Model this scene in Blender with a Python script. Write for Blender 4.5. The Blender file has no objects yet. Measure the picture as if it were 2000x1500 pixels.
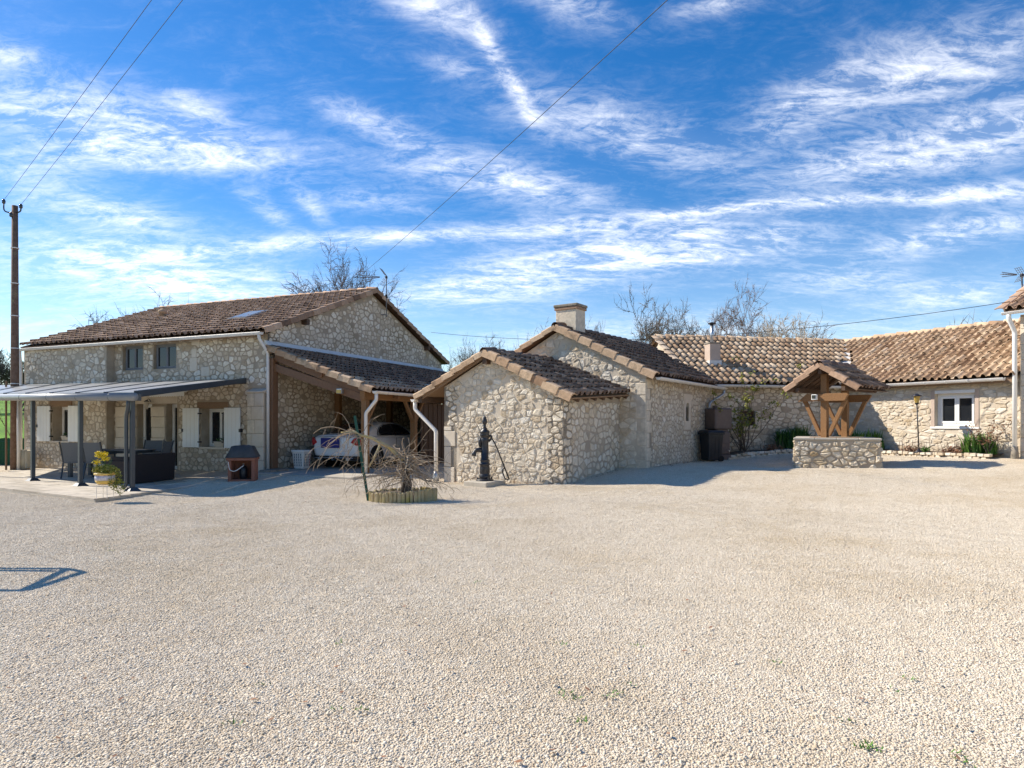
import bpy, bmesh, math, random
import numpy as np
from mathutils import Vector, Matrix

random.seed(11)
rng = np.random.default_rng(11)
SC = bpy.context.scene
COL = SC.collection
R = math.radians

# ------------------------------------------------------------------ camera
F = 1280.0          # focal length in pixels of the 2000 px wide photograph
HZ = 825.0          # row of the horizon
CAMZ = 1.4
cam_d = bpy.data.cameras.new('camera')
cam = bpy.data.objects.new('camera', cam_d)
COL.objects.link(cam)
cam.location = (0, 0, CAMZ)
cam.rotation_euler = (R(90), 0, 0)
cam_d.sensor_width = 36.0
cam_d.lens = 36.0 * F / 2000.0
cam_d.shift_y = (HZ - 750.0) / 2000.0
cam_d.clip_start = 0.05
cam_d.clip_end = 5000
SC.camera = cam

# ------------------------------------------------------------------ light
SUN_AZ = Vector((-0.95, 0.31, 0)).normalized()     # horizontal direction towards the sun
SUN_EL = R(38)
sun_d = bpy.data.lights.new('sun', 'SUN')
sun_d.energy = 3.5
sun_d.angle = R(0.5)
sun_d.color = (1.0, 0.92, 0.79)
sun = bpy.data.objects.new('sun', sun_d)
COL.objects.link(sun)
sdir = Vector((SUN_AZ.x * math.cos(SUN_EL), SUN_AZ.y * math.cos(SUN_EL), math.sin(SUN_EL)))
sun.rotation_euler = sdir.to_track_quat('Z', 'Y').to_euler()

# ------------------------------------------------------------------ sky
W = bpy.data.worlds.new('World')
SC.world = W
W.use_nodes = True
wt = W.node_tree
wt.nodes.clear()


class NT:
    """small helper for node trees"""
    def __init__(s, t): s.t = t
    def n(s, typ, **kw):
        nd = s.t.nodes.new(typ)
        for k, v in kw.items():
            if k.startswith('i_'):
                key = k[2:]
                key = int(key) if key.isdigit() else key.replace('_', ' ')
                nd.inputs[key].default_value = v
            else:
                setattr(nd, k, v)
        return nd
    def l(s, a, b): s.t.links.new(a, b)
    def math(s, op, a, b=None, clamp=False):
        nd = s.t.nodes.new('ShaderNodeMath'); nd.operation = op; nd.use_clamp = clamp
        for i, v in enumerate((a, b)):
            if v is None: continue
            if isinstance(v, (int, float)): nd.inputs[i].default_value = v
            else: s.t.links.new(v, nd.inputs[i])
        return nd.outputs[0]
    def mix(s, f, a, b, mode='MIX'):
        nd = s.t.nodes.new('ShaderNodeMix'); nd.data_type = 'RGBA'; nd.blend_type = mode
        for i, v in ((0, f), (6, a), (7, b)):
            if isinstance(v, (int, float)): nd.inputs[i].default_value = v
            elif isinstance(v, tuple): nd.inputs[i].default_value = (*v[:3], 1)
            else: s.t.links.new(v, nd.inputs[i])
        return nd.outputs[2]
    def ramp(s, f, stops):
        nd = s.t.nodes.new('ShaderNodeValToRGB'); cr = nd.color_ramp
        while len(cr.elements) < len(stops): cr.elements.new(0.5)
        for e, (p, c) in zip(cr.elements, stops):
            e.position = p
            e.color = (c, c, c, 1) if isinstance(c, (int, float)) else (*c, 1)
        s.t.links.new(f, nd.inputs[0])
        return nd.outputs[0]


w = NT(wt)
sky = w.n('ShaderNodeTexSky', sky_type='NISHITA', sun_disc=False, sun_elevation=SUN_EL,
          sun_rotation=math.atan2(SUN_AZ.x, SUN_AZ.y), altitude=200.0, air_density=1.0, dust_density=0.25, ozone_density=2.2)
hs = w.n('ShaderNodeHueSaturation', i_Saturation=1.42, i_Value=0.52, i_Hue=0.506)
w.l(sky.outputs[0], hs.inputs['Color'])
tc = w.n('ShaderNodeTexCoord')
sep = w.n('ShaderNodeSeparateXYZ'); w.l(tc.outputs['Generated'], sep.inputs[0])
CO = 0.20
den = w.math('ADD', w.math('MAXIMUM', sep.outputs[2], 0.0), CO)
px = w.math('DIVIDE', sep.outputs[0], den)
py = w.math('DIVIDE', sep.outputs[1], den)
cmb = w.n('ShaderNodeCombineXYZ'); w.l(px, cmb.inputs[0]); w.l(py, cmb.inputs[1])


def cloud_layer(rot, scl, nscale, detail, rough, dist, lo, hi, off=(0, 0, 0)):
    mp = w.n('ShaderNodeMapping'); mp.inputs['Rotation'].default_value = (0, 0, R(rot))
    mp.inputs['Scale'].default_value = scl; mp.inputs['Location'].default_value = off
    w.l(cmb.outputs[0], mp.inputs[0])
    nz = w.n('ShaderNodeTexNoise', i_Scale=nscale, i_Detail=detail, i_Roughness=rough, i_Distortion=dist)
    w.l(mp.outputs[0], nz.inputs['Vector'])
    return w.ramp(nz.outputs[0], [(lo, 0.0), (hi, 1.0)])


def blob(cx, cy, rot, rx, ry, amp):
    """a soft elongated bank of cirrus at a place on the cloud sheet"""
    mp = w.n('ShaderNodeMapping', vector_type='TEXTURE'); mp.inputs['Rotation'].default_value = (0, 0, R(rot))
    mp.inputs['Scale'].default_value = (rx, ry, 1); mp.inputs['Location'].default_value = (cx, cy, 0)
    w.l(cmb.outputs[0], mp.inputs[0])
    ln = w.n('ShaderNodeVectorMath', operation='LENGTH'); w.l(mp.outputs[0], ln.inputs[0])
    e = w.math('POWER', 2.718, w.math('MULTIPLY', w.math('MULTIPLY', ln.outputs['Value'], ln.outputs['Value']), -1.0))
    return w.math('MULTIPLY', e, amp)


def sheet(u, v):
    """where on the cloud sheet a direction seen in the photograph lies"""
    d = Vector(((u - 1000) / F, 1.0, (HZ - v) / F)).normalized()
    return d.x / (d.z + CO), d.y / (d.z + CO)


def bank(p, q, wid, amp):
    """bank of cloud between two directions, wid = its half width as seen in the photograph"""
    a, b = Vector(sheet(*p)), Vector(sheet(*q)); m = (a + b) / 2; d = b - a
    pm = Vector(((p[0] + q[0]) / 2, (p[1] + q[1]) / 2)); pd = Vector((q[0] - p[0], q[1] - p[1])).normalized()
    c = Vector(sheet(pm.x - pd.y * wid, pm.y + pd.x * wid)) - Vector(sheet(pm.x, pm.y)); n = Vector((-d.y, d.x)).normalized()
    return blob(m.x, m.y, math.degrees(math.atan2(d.y, d.x)), d.length * 0.56, max(0.01, abs(c.dot(n))), amp)


streak = cloud_layer(30, (1.0, 2.2, 1), 3.0, 12, 0.62, 1.3, 0.38, 0.68)
wisps = cloud_layer(-48, (1.0, 2.0, 1), 5.0, 12, 0.68, 2.4, 0.38, 0.70, (3, 1, 0))
fine = cloud_layer(15, (1.0, 1.7, 1), 14.0, 10, 0.74, 1.8, 0.36, 0.68, (1, 5, 0))
banks = None
for b_ in (bank((-80, 190), (470, 290), 52, 1.0), bank((120, 300), (480, 305), 26, 0.9), bank((-60, 90), (90, 120), 26, 0.55), bank((330, 180), (420, 230), 25, 0.45),
           bank((50, 385), (340, 440), 30, 0.62), bank((340, 496), (1000, 455), 15, 0.85), bank((-40, 330), (180, 330), 30, 0.35),
           bank((480, 375), (560, 440), 18, 0.5), bank((575, 365), (630, 430), 16, 0.5), bank((620, 380), (820, 400), 24, 0.4),
           bank((80, 520), (570, 580), 46, 0.85), bank((30, 470), (330, 500), 26, 0.4),
           bank((750, -30), (940, 60), 36, 0.75), bank((925, 40), (1035, 225), 17, 0.95), bank((1020, 195), (1390, 320), 48, 0.62),
           bank((650, 205), (850, 295), 26, 0.6), bank((800, 320), (1150, 385), 36, 0.75), bank((840, 120), (930, 140), 18, 0.45),
           bank((1030, -30), (1200, 45), 32, 0.65), bank((1330, 20), (1480, -10), 24, 0.6),
           bank((1480, 265), (1720, 120), 50, 0.75), bank((1540, 340), (1960, 270), 44, 0.85), bank((1700, 190), (2060, 60), 60, 0.75), bank((1850, 300), (2060, 200), 55, 0.7),
           bank((1225, 426), (1820, 382), 12, 0.95), bank((1780, 388), (2060, 366), 18, 0.9),
           bank((760, 585), (1150, 545), 30, 0.85), bank((1010, 515), (1540, 475), 34, 1.0), bank((1300, 450), (1400, 440), 22, 0.5), bank((1490, 470), (1545, 445), 18, 0.6),
           bank((1520, 545), (1780, 555), 26, 0.5), bank((1740, 485), (2040, 415), 28, 0.7), bank((1770, 590), (1960, 565), 22, 0.65),
           bank((850, 690), (1900, 640), 30, 0.35), bank((-60, 620), (260, 640), 40, 0.25), bank((1000, 440), (1300, 440), 20, 0.45)):
    banks = b_ if banks is None else w.math('ADD', banks, b_)
banks = w.math('MINIMUM', banks, 0.88)
tex = w.math('ADD', w.math('MULTIPLY', streak, 0.48), w.math('ADD', w.math('MULTIPLY', wisps, 0.40), w.math('MULTIPLY', fine, 0.34)))
tex2 = w.ramp(tex, [(0.26, 0.0), (1.02, 1.0)])
cl = w.math('ADD', w.math('MULTIPLY', banks, w.math('ADD', w.math('MULTIPLY', tex2, 1.0), 0.12)), w.math('MULTIPLY', w.math('POWER', tex2, 2.0), 0.07))
hzf = w.ramp(sep.outputs[2], [(0.0, 0.14), (0.30, 0.0)])      # thin veil towards the horizon
cl = w.math('MINIMUM', w.math('ADD', cl, hzf), 0.92)
skyc = w.mix(cl, hs.outputs[0], (4.9, 4.9, 4.95))
bg = w.n('ShaderNodeBackground', i_Strength=0.15)
w.l(skyc, bg.inputs[0])
wo = w.n('ShaderNodeOutputWorld'); w.l(bg.outputs[0], wo.inputs[0])

SC.view_settings.view_transform = 'Standard'
SC.view_settings.look = 'None'
SC.view_settings.gamma = 1.0
SC.view_settings.exposure = 1.10
SC.view_settings.use_curve_mapping = False
SC.render.engine = 'CYCLES'
SC.cycles.use_denoising = True
SC.cycles.max_bounces = 6

# ------------------------------------------------------------------ materials
MATS = {}


def mat(name, c1, c2=None, rough=0.85, spec=0.25, nscale=6.0, bump=0.0, bscale=40.0, tone=None, metal=0.0,
        stain=None, sscale=0.7, slo=0.5, shi=0.7, grain=None, bdist=0.01, trans=0.0, island=False):
    """c1..c2 mixed by noise; tone = list of colours picked by the 'tone' attribute; stain = weathering with a shape of its own"""
    m = bpy.data.materials.new(name); m.use_nodes = True
    t = NT(m.node_tree); b = m.node_tree.nodes['Principled BSDF']
    geo = t.n('ShaderNodeNewGeometry')
    pos = geo.outputs['Position']
    nz = t.n('ShaderNodeTexNoise', i_Scale=nscale, i_Detail=6.0, i_Roughness=0.65)
    if grain:
        tco = t.n('ShaderNodeTexCoord'); mp = t.n('ShaderNodeMapping'); mp.inputs['Scale'].default_value = grain
        t.l(tco.outputs['Object'], mp.inputs[0]); t.l(mp.outputs[0], nz.inputs['Vector'])
    else:
        t.l(pos, nz.inputs['Vector'])
    col = None
    if tone:
        at = t.n('ShaderNodeAttribute', attribute_name='tone')
        n = len(tone)
        col = t.ramp(at.outputs['Fac'], [(i / (n - 1), c) for i, c in enumerate(tone)])
        k = t.ramp(nz.outputs[0], [(0.25, 0.72), (0.75, 1.22)])
        col = t.mix(1.0, col, k, 'MULTIPLY')
    else:
        c2 = c2 or c1
        f = t.ramp(nz.outputs[0], [(0.3, 0.0), (0.7, 1.0)])
        col = t.mix(f, tuple(c1), tuple(c2))
    if stain:
        sn = t.n('ShaderNodeTexNoise', i_Scale=sscale, i_Detail=7.0, i_Roughness=0.7)
        t.l(pos, sn.inputs['Vector'])
        sf = t.ramp(sn.outputs[0], [(slo, 0.0), (shi, 0.85)])
        col = t.mix(sf, col, tuple(stain))
    t.l(col, b.inputs['Base Color'])
    b.inputs['Roughness'].default_value = rough
    b.inputs['Specular IOR Level'].default_value = spec
    b.inputs['Metallic'].default_value = metal
    if trans:
        b.inputs['Transmission Weight'].default_value = trans
    if bump:
        bn = t.n('ShaderNodeTexNoise', i_Scale=bscale, i_Detail=5.0, i_Roughness=0.7)
        if grain: t.l(mp.outputs[0], bn.inputs['Vector'])
        else: t.l(pos, bn.inputs['Vector'])
        bp = t.n('ShaderNodeBump', i_Strength=bump, i_Distance=bdist)
        t.l(bn.outputs[0], bp.inputs['Height']); t.l(bp.outputs[0], b.inputs['Normal'])
    MATS[name] = m
    return m


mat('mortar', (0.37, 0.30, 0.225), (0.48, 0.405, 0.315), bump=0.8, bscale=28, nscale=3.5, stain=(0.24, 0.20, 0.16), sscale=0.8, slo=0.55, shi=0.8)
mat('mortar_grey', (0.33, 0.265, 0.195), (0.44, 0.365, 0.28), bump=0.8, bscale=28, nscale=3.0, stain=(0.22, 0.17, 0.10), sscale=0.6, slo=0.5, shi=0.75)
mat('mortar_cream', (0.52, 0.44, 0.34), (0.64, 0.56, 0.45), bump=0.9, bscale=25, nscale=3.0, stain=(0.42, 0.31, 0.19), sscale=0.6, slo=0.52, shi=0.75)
mat('stone', None, tone=[(0.42, 0.33, 0.23), (0.58, 0.485, 0.37), (0.70, 0.615, 0.495), (0.78, 0.715, 0.61)], bump=0.7, bscale=30, nscale=14,
    stain=(0.40, 0.29, 0.17), sscale=0.7, slo=0.55, shi=0.8)
mat('stone_cream', None, tone=[(0.50, 0.40, 0.28), (0.60, 0.51, 0.39), (0.68, 0.60, 0.48), (0.73, 0.67, 0.57)], bump=0.9, bscale=22, nscale=9,
    stain=(0.50, 0.36, 0.19), sscale=0.8, slo=0.55, shi=0.78)
mat('stone_well', None, tone=[(0.46, 0.34, 0.20), (0.56, 0.46, 0.32), (0.66, 0.57, 0.44), (0.70, 0.62, 0.50)], bump=0.9, bscale=22, nscale=9,
    stain=(0.16, 0.13, 0.10), sscale=1.6, slo=0.6, shi=0.72)
mat('ashlar', (0.58, 0.49, 0.38), (0.68, 0.60, 0.49), bump=0.5, bscale=30, nscale=4)
TILE_DARK = [(0.12, 0.080, 0.055), (0.21, 0.13, 0.088), (0.30, 0.19, 0.125), (0.42, 0.27, 0.175)]
TILE_BROWN = [(0.17, 0.105, 0.07), (0.30, 0.19, 0.125), (0.44, 0.29, 0.195), (0.58, 0.41, 0.285)]
TILE_PINK = [(0.27, 0.165, 0.10), (0.42, 0.275, 0.17), (0.55, 0.395, 0.26), (0.66, 0.515, 0.37)]
mat('tile_dark', None, tone=TILE_DARK, nscale=16, bump=0.4, bscale=60, stain=(0.055, 0.045, 0.035), sscale=1.6, slo=0.5, shi=0.72)
mat('tile_brown', None, tone=TILE_BROWN, nscale=14, bump=0.4, bscale=60, stain=(0.07, 0.055, 0.042), sscale=1.8, slo=0.54, shi=0.78)
mat('tile_pink', None, tone=TILE_PINK, nscale=12, bump=0.4, bscale=60, stain=(0.085, 0.065, 0.045), sscale=2.2, slo=0.52, shi=0.72)
mat('wood', (0.15, 0.080, 0.045), (0.23, 0.13, 0.075), rough=0.6, nscale=5, grain=(14, 14, 2.0), bump=0.25, bscale=8)
mat('wood_warm', (0.17, 0.085, 0.036), (0.31, 0.165, 0.07), rough=0.6, nscale=5, grain=(9, 9, 9), bump=0.2, bscale=8)
mat('wood_dark', (0.075, 0.045, 0.03), (0.13, 0.08, 0.05), rough=0.7, nscale=5, grain=(9, 9, 9), bump=0.25, bscale=8)
mat('wood_old', (0.20, 0.125, 0.075), (0.30, 0.20, 0.125), rough=0.8, nscale=5, grain=(8, 8, 8), bump=0.3, bscale=8)
mat('board', (0.36, 0.31, 0.25), (0.52, 0.46, 0.38), rough=0.8, nscale=4, tone=[(0.40, 0.35, 0.28), (0.50, 0.44, 0.36), (0.58, 0.52, 0.43)], bump=0.3, bscale=50)
mat('concrete', (0.40, 0.36, 0.30), (0.52, 0.47, 0.39), nscale=2.5, bump=0.4, bscale=40, stain=(0.30, 0.26, 0.20), sscale=0.9, slo=0.55, shi=0.8)
mat('concrete_dark', (0.20, 0.175, 0.14), (0.32, 0.28, 0.23), nscale=4, bump=0.5, bscale=30, stain=(0.14, 0.13, 0.08), sscale=3, slo=0.5, shi=0.7)
mat('zinc', (0.62, 0.60, 0.57), (0.74, 0.72, 0.69), rough=0.42, spec=0.5, nscale=3, stain=(0.45, 0.43, 0.40), sscale=2.5, slo=0.55, shi=0.8)
mat('white_paint', (0.78, 0.78, 0.76), (0.84, 0.84, 0.82), rough=0.45, spec=0.4, nscale=2)
mat('pvc', (0.70, 0.66, 0.60), (0.78, 0.74, 0.68), rough=0.4, spec=0.4, nscale=2, stain=(0.55, 0.50, 0.43), sscale=2, slo=0.55, shi=0.8)
mat('anthracite', (0.035, 0.045, 0.055), (0.05, 0.06, 0.07), rough=0.38, spec=0.5, nscale=3)
mat('anthracite_light', (0.20, 0.21, 0.22), (0.25, 0.26, 0.27), rough=0.35, spec=0.5, nscale=3)
mat('panel', (0.30, 0.30, 0.29), (0.38, 0.38, 0.37), rough=0.35, spec=0.5, nscale=1.5, stain=(0.30, 0.29, 0.26), sscale=1.4, slo=0.5, shi=0.8)
mat('iron', (0.012, 0.012, 0.016), (0.03, 0.03, 0.036), rough=0.38, spec=0.5, nscale=12, bump=0.25, bscale=90)
mat('steel', (0.42, 0.43, 0.44), (0.55, 0.56, 0.57), rough=0.35, spec=0.5, metal=0.7)
mat('glass_dark', (0.012, 0.014, 0.018), (0.02, 0.023, 0.028), rough=0.06, spec=0.5, nscale=1)
mat('glass_grey', (0.03, 0.033, 0.038), (0.045, 0.05, 0.055), rough=0.1, spec=0.5, nscale=1)
mat('frame_grey', (0.16, 0.165, 0.18), (0.20, 0.205, 0.22), rough=0.5)
mat('car_paint', (0.74, 0.73, 0.71), (0.76, 0.75, 0.73), rough=0.22, spec=0.6, nscale=1)
mat('rubber', (0.012, 0.012, 0.012), (0.022, 0.022, 0.022), rough=0.8)
mat('tail_red', (0.38, 0.012, 0.018), (0.46, 0.02, 0.025), rough=0.12, spec=0.6)
mat('blue_mask', (0.012, 0.018, 0.16), (0.015, 0.022, 0.19), rough=0.4)
mat('black_plastic', (0.016, 0.017, 0.02), (0.028, 0.029, 0.033), rough=0.45, spec=0.4)
mat('brown_plastic', (0.13, 0.095, 0.082), (0.16, 0.12, 0.105), rough=0.55, spec=0.35, stain=(0.16, 0.13, 0.11), sscale=2, slo=0.55, shi=0.8)
mat('wicker', (0.025, 0.019, 0.019), (0.045, 0.036, 0.034), rough=0.7, nscale=120, bump=0.6, bscale=160)
mat('mesh_fabric', (0.13, 0.135, 0.14), (0.17, 0.175, 0.18), rough=0.7, nscale=60)
mat('cream_paint', (0.56, 0.50, 0.38), (0.64, 0.58, 0.46), rough=0.6, nscale=3)
mat('terracotta', (0.24, 0.10, 0.07), (0.33, 0.15, 0.10), rough=0.85, nscale=6, bump=0.3, bscale=40)
mat('pot_yellow', (0.62, 0.40, 0.08), (0.70, 0.48, 0.13), rough=0.35, spec=0.5)
mat('pot_white', (0.70, 0.68, 0.66), (0.32, 0.30, 0.42), rough=0.35, spec=0.5, nscale=26)
mat('pot_stone', (0.48, 0.42, 0.34), (0.56, 0.50, 0.41), rough=0.9, nscale=8)
mat('petal_yellow', (0.70, 0.52, 0.02), (0.78, 0.62, 0.05), rough=0.6)
mat('leaf_green', (0.055, 0.13, 0.02), (0.13, 0.25, 0.045), rough=0.55, nscale=9)
mat('leaf_dark', (0.03, 0.085, 0.016), (0.065, 0.14, 0.03), rough=0.5, nscale=9)
mat('leaf_yellow', (0.28, 0.25, 0.035), (0.14, 0.19, 0.035), rough=0.55, nscale=7)
mat('leaf_dead', (0.20, 0.085, 0.05), (0.33, 0.19, 0.11), rough=0.8, nscale=14)
mat('bark', (0.085, 0.066, 0.052), (0.15, 0.12, 0.095), rough=0.9, nscale=8)
mat('bark_red', (0.12, 0.08, 0.065), (0.20, 0.145, 0.12), rough=0.9, nscale=8)
mat('twig_pale', (0.27, 0.20, 0.135), (0.40, 0.32, 0.23), rough=0.85, nscale=9)
mat('pole_wood', (0.13, 0.075, 0.052), (0.22, 0.145, 0.105), rough=0.9, nscale=10, bump=0.5, bscale=30, stain=(0.30, 0.24, 0.12), sscale=3, slo=0.6, shi=0.7)
mat('log', (0.34, 0.26, 0.13), (0.48, 0.40, 0.24), rough=0.9, nscale=8, bump=0.5, bscale=30, stain=(0.42, 0.33, 0.07), sscale=4, slo=0.5, shi=0.65)
mat('soil', (0.10, 0.075, 0.05), (0.17, 0.13, 0.09), rough=0.95, nscale=12, bump=0.8, bscale=30)
mat('fence_green', (0.012, 0.06, 0.028), (0.02, 0.09, 0.04), rough=0.7, nscale=20)
mat('green_post', (0.015, 0.07, 0.05), (0.025, 0.09, 0.065), rough=0.6)
mat('wire', (0.03, 0.035, 0.04), (0.04, 0.045, 0.05), rough=0.6)
mat('cover_grey', (0.055, 0.055, 0.055), (0.085, 0.085, 0.082), rough=0.55, nscale=5, bump=0.5, bscale=14, bdist=0.03)
mat('lamp_amber', (0.50, 0.33, 0.07), (0.56, 0.38, 0.10), rough=0.2, spec=0.5)
mat('plaster_pink', (0.46, 0.36, 0.29), (0.54, 0.43, 0.35), rough=0.9, nscale=4, bump=0.3, bscale=30)
mat('pebble', None, tone=[(0.42, 0.325, 0.22), (0.59, 0.495, 0.37), (0.68, 0.595, 0.47), (0.75, 0.685, 0.57)], rough=0.85, nscale=90, stain=(0.43, 0.32, 0.18), sscale=0.42, slo=0.47, shi=0.84)
mat('meadow', (0.085, 0.20, 0.010), (0.15, 0.31, 0.02), rough=0.9, nscale=0.35, bump=0.6, bscale=6, bdist=0.1, stain=(0.05, 0.10, 0.012), sscale=0.08, slo=0.5, shi=0.7)
mat('wood_far', (0.075, 0.06, 0.05), (0.13, 0.105, 0.09), rough=0.95, nscale=1.2)


def ground_material():
    m = bpy.data.materials.new('gravel_ground'); m.use_nodes = True
    t = NT(m.node_tree); b = m.node_tree.nodes['Principled BSDF']
    geo = t.n('ShaderNodeNewGeometry'); pos = geo.outputs['Position']
    vo = t.n('ShaderNodeTexVoronoi', i_Scale=85.0); t.l(pos, vo.inputs['Vector'])
    vc = t.n('ShaderNodeSeparateColor'); t.l(vo.outputs['Color'], vc.inputs[0])
    gravel = t.ramp(vc.outputs[0], [(0.0, (0.40, 0.30, 0.20)), (0.35, (0.56, 0.46, 0.335)), (0.75, (0.64, 0.55, 0.42)), (1.0, (0.70, 0.63, 0.51))])
    nz = t.n('ShaderNodeTexNoise', i_Scale=0.5, i_Detail=8.0, i_Roughness=0.6); t.l(pos, nz.inputs['Vector'])
    patch = t.ramp(nz.outputs[0], [(0.48, 0.0), (0.75, 0.55)])
    gravel = t.mix(patch, gravel, (0.48, 0.38, 0.25))
    n2 = t.n('ShaderNodeTexNoise', i_Scale=0.9, i_Detail=6.0); t.l(pos, n2.inputs['Vector'])
    grass = t.mix(n2.outputs[0], (0.05, 0.11, 0.015), (0.12, 0.19, 0.03))
    sp = t.n('ShaderNodeSeparateXYZ'); t.l(pos, sp.inputs[0])
    far = t.math('ADD', t.ramp(t.math('MULTIPLY', sp.outputs[1], 0.01), [(0.262, 0.0), (0.275, 1.0)]),
                 t.ramp(t.math('MULTIPLY', sp.outputs[0], -0.01), [(0.24, 0.0), (0.27, 1.0)]), clamp=True)
    t.l(t.mix(far, gravel, grass), b.inputs['Base Color'])
    b.inputs['Roughness'].default_value = 0.92
    b.inputs['Specular IOR Level'].default_value = 0.15
    bp = t.n('ShaderNodeBump', i_Strength=0.9, i_Distance=0.012); bp.invert = True
    t.l(vo.outputs['Distance'], bp.inputs['Height']); t.l(bp.outputs[0], b.inputs['Normal'])
    MATS['gravel_ground'] = m


ground_material()

# ------------------------------------------------------------------ mesh helpers
UP = Vector((0, 0, 1))


def V(*a): return Vector(a)


class MB:
    """collects polygons; build() links them as one mesh object"""
    def __init__(s): s.v = []; s.f = []; s.t = []
    def add(s, vs, fs, tone=0.5):
        o = len(s.v); s.v.extend([tuple(p) for p in vs]); s.f.extend([tuple(i + o for i in f) for f in fs]); s.t.extend([tone] * len(fs)); return s
    def quad(s, a, b, c, d, tone=0.5): return s.add([a, b, c, d], [(0, 1, 2, 3)], tone)
    def hexa(s, p, tone=0.5):
        """8 corners: bottom ring 0-3, top ring 4-7"""
        return s.add(p, [(3, 2, 1, 0), (4, 5, 6, 7), (0, 1, 5, 4), (1, 2, 6, 5), (2, 3, 7, 6), (3, 0, 4, 7)], tone)
    def box(s, c, size, ax=None, ay=None, az=None, tone=0.5):
        c = Vector(c); ax = Vector(ax) if ax else V(1, 0, 0); az = Vector(az) if az else UP
        ay = Vector(ay) if ay else az.cross(ax)
        hx, hy, hz = ax * size[0] / 2, ay * size[1] / 2, az * size[2] / 2
        return s.hexa([c - hx - hy - hz, c + hx - hy - hz, c + hx + hy - hz, c - hx + hy - hz,
                       c - hx - hy + hz, c + hx - hy + hz, c + hx + hy + hz, c - hx + hy + hz], tone)
    def bar(s, p, q, wd, ht, up=UP, tone=0.5):
        p, q = Vector(p), Vector(q); d = (q - p); L = d.length; d.normalize()
        sx = d.cross(up)
        if sx.length < 1e-4: sx = d.cross(V(1, 0, 0))
        sx.normalize(); uz = sx.cross(d)
        return s.box((p + q) / 2, (L, wd, ht), d, -sx, uz, tone)
    def tube(s, pts, rad, n=8, cap=True, tone=0.5):
        pts = [Vector(p) for p in pts]
        if isinstance(rad, (int, float)): rad = [rad] * len(pts)
        ref = None; rings = []
        for i, p in enumerate(pts):
            d = (pts[min(i + 1, len(pts) - 1)] - pts[max(i - 1, 0)]).normalized()
            if ref is None:
                ref = d.cross(UP)
                if ref.length < 1e-3: ref = d.cross(V(1, 0, 0))
            ref = (ref - d * ref.dot(d)); ref.normalize(); o = d.cross(ref)
            rings.append([p + (ref * math.cos(2 * math.pi * k / n) + o * math.sin(2 * math.pi * k / n)) * rad[i] for k in range(n)])
        vs = [q for r in rings for q in r]; fs = []
        for i in range(len(pts) - 1):
            for k in range(n):
                fs.append((i * n + k, i * n + (k + 1) % n, (i + 1) * n + (k + 1) % n, (i + 1) * n + k))
        if cap:
            fs.append(tuple(range(n - 1, -1, -1))); fs.append(tuple((len(pts) - 1) * n + k for k in range(n)))
        return s.add(vs, fs, tone)
    def lathe(s, prof, o, n=16, tone=0.5, axis=UP):
        """prof: list of (radius, height along the axis)"""
        o = Vector(o); axis = Vector(axis).normalized()
        ex = axis.cross(V(0, 1, 0)) if abs(axis.y) < 0.9 else axis.cross(V(1, 0, 0)); ex.normalize(); ey = axis.cross(ex)
        vs = []; fs = []
        for r, h in prof:
            for k in range(n):
                a = 2 * math.pi * k / n
                vs.append(o + axis * h + (ex * math.cos(a) + ey * math.sin(a)) * r)
        for i in range(len(prof) - 1):
            for k in range(n):
                fs.append((i * n + k, i * n + (k + 1) % n, (i + 1) * n + (k + 1) % n, (i + 1) * n + k))
        fs.append(tuple(range(n - 1, -1, -1))); fs.append(tuple((len(prof) - 1) * n + k for k in range(n)))
        return s.add(vs, fs, tone)
    def prism(s, poly, d, tone=0.5):
        """polygon of 3-D points pushed along d"""
        n = len(poly); a = [Vector(p) for p in poly]; d = Vector(d)
        vs = a + [p + d for p in a]
        fs = [tuple(range(n - 1, -1, -1)), tuple(range(n, 2 * n))] + [(i, (i + 1) % n, n + (i + 1) % n, n + i) for i in range(n)]
        return s.add(vs, fs, tone)


def make_mesh(name, v, f, t=None, m=None, smooth=False):
    me = bpy.data.meshes.new(name)
    me.from_pydata(v, [], f)
    if t is not None:
        at = me.attributes.new('tone', 'FLOAT', 'FACE'); at.data.foreach_set('value', np.asarray(t, dtype=np.float32))
    if smooth: me.polygons.foreach_set('use_smooth', [True] * len(me.polygons))
    if m: me.materials.append(MATS[m])
    return me


class Thing:
    """an Empty at the thing's base that parents its parts"""
    def __init__(s, name, loc, label, cat, group=None):
        s.base = Vector(loc)
        o = bpy.data.objects.new(name, None); COL.objects.link(o); o.location = s.base; o.empty_display_size = 0.3
        o['label'] = label; o['category'] = cat
        if group: o['group'] = group
        s.o = o
    def part(s, name, mb, m, parent=None, smooth=False, bevel=0.0, label=None, kind=None):
        b = s.base
        me = make_mesh(name, [(x - b.x, y - b.y, z - b.z) for x, y, z in mb.v], mb.f, mb.t, m, smooth)
        o = bpy.data.objects.new(name, me); COL.objects.link(o); o.parent = parent or s.o
        fin(o, bevel)
        if label: o['label'] = label
        if kind: o['kind'] = kind
        return o
    def inst(s, name, me, M, parent=None):
        o = bpy.data.objects.new(name, me); COL.objects.link(o); o.parent = parent or s.o
        o.matrix_basis = Matrix.Translation(-s.base) @ M
        return o


def fin(o, bevel=0.0):
    me = o.data
    bm = bmesh.new(); bm.from_mesh(me); bmesh.ops.recalc_face_normals(bm, faces=bm.faces); bm.to_mesh(me); bm.free()
    if bevel:
        md = o.modifiers.new('bevel', 'BEVEL'); md.width = bevel; md.segments = 2; md.limit_method = 'ANGLE'; md.angle_limit = R(40)


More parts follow.
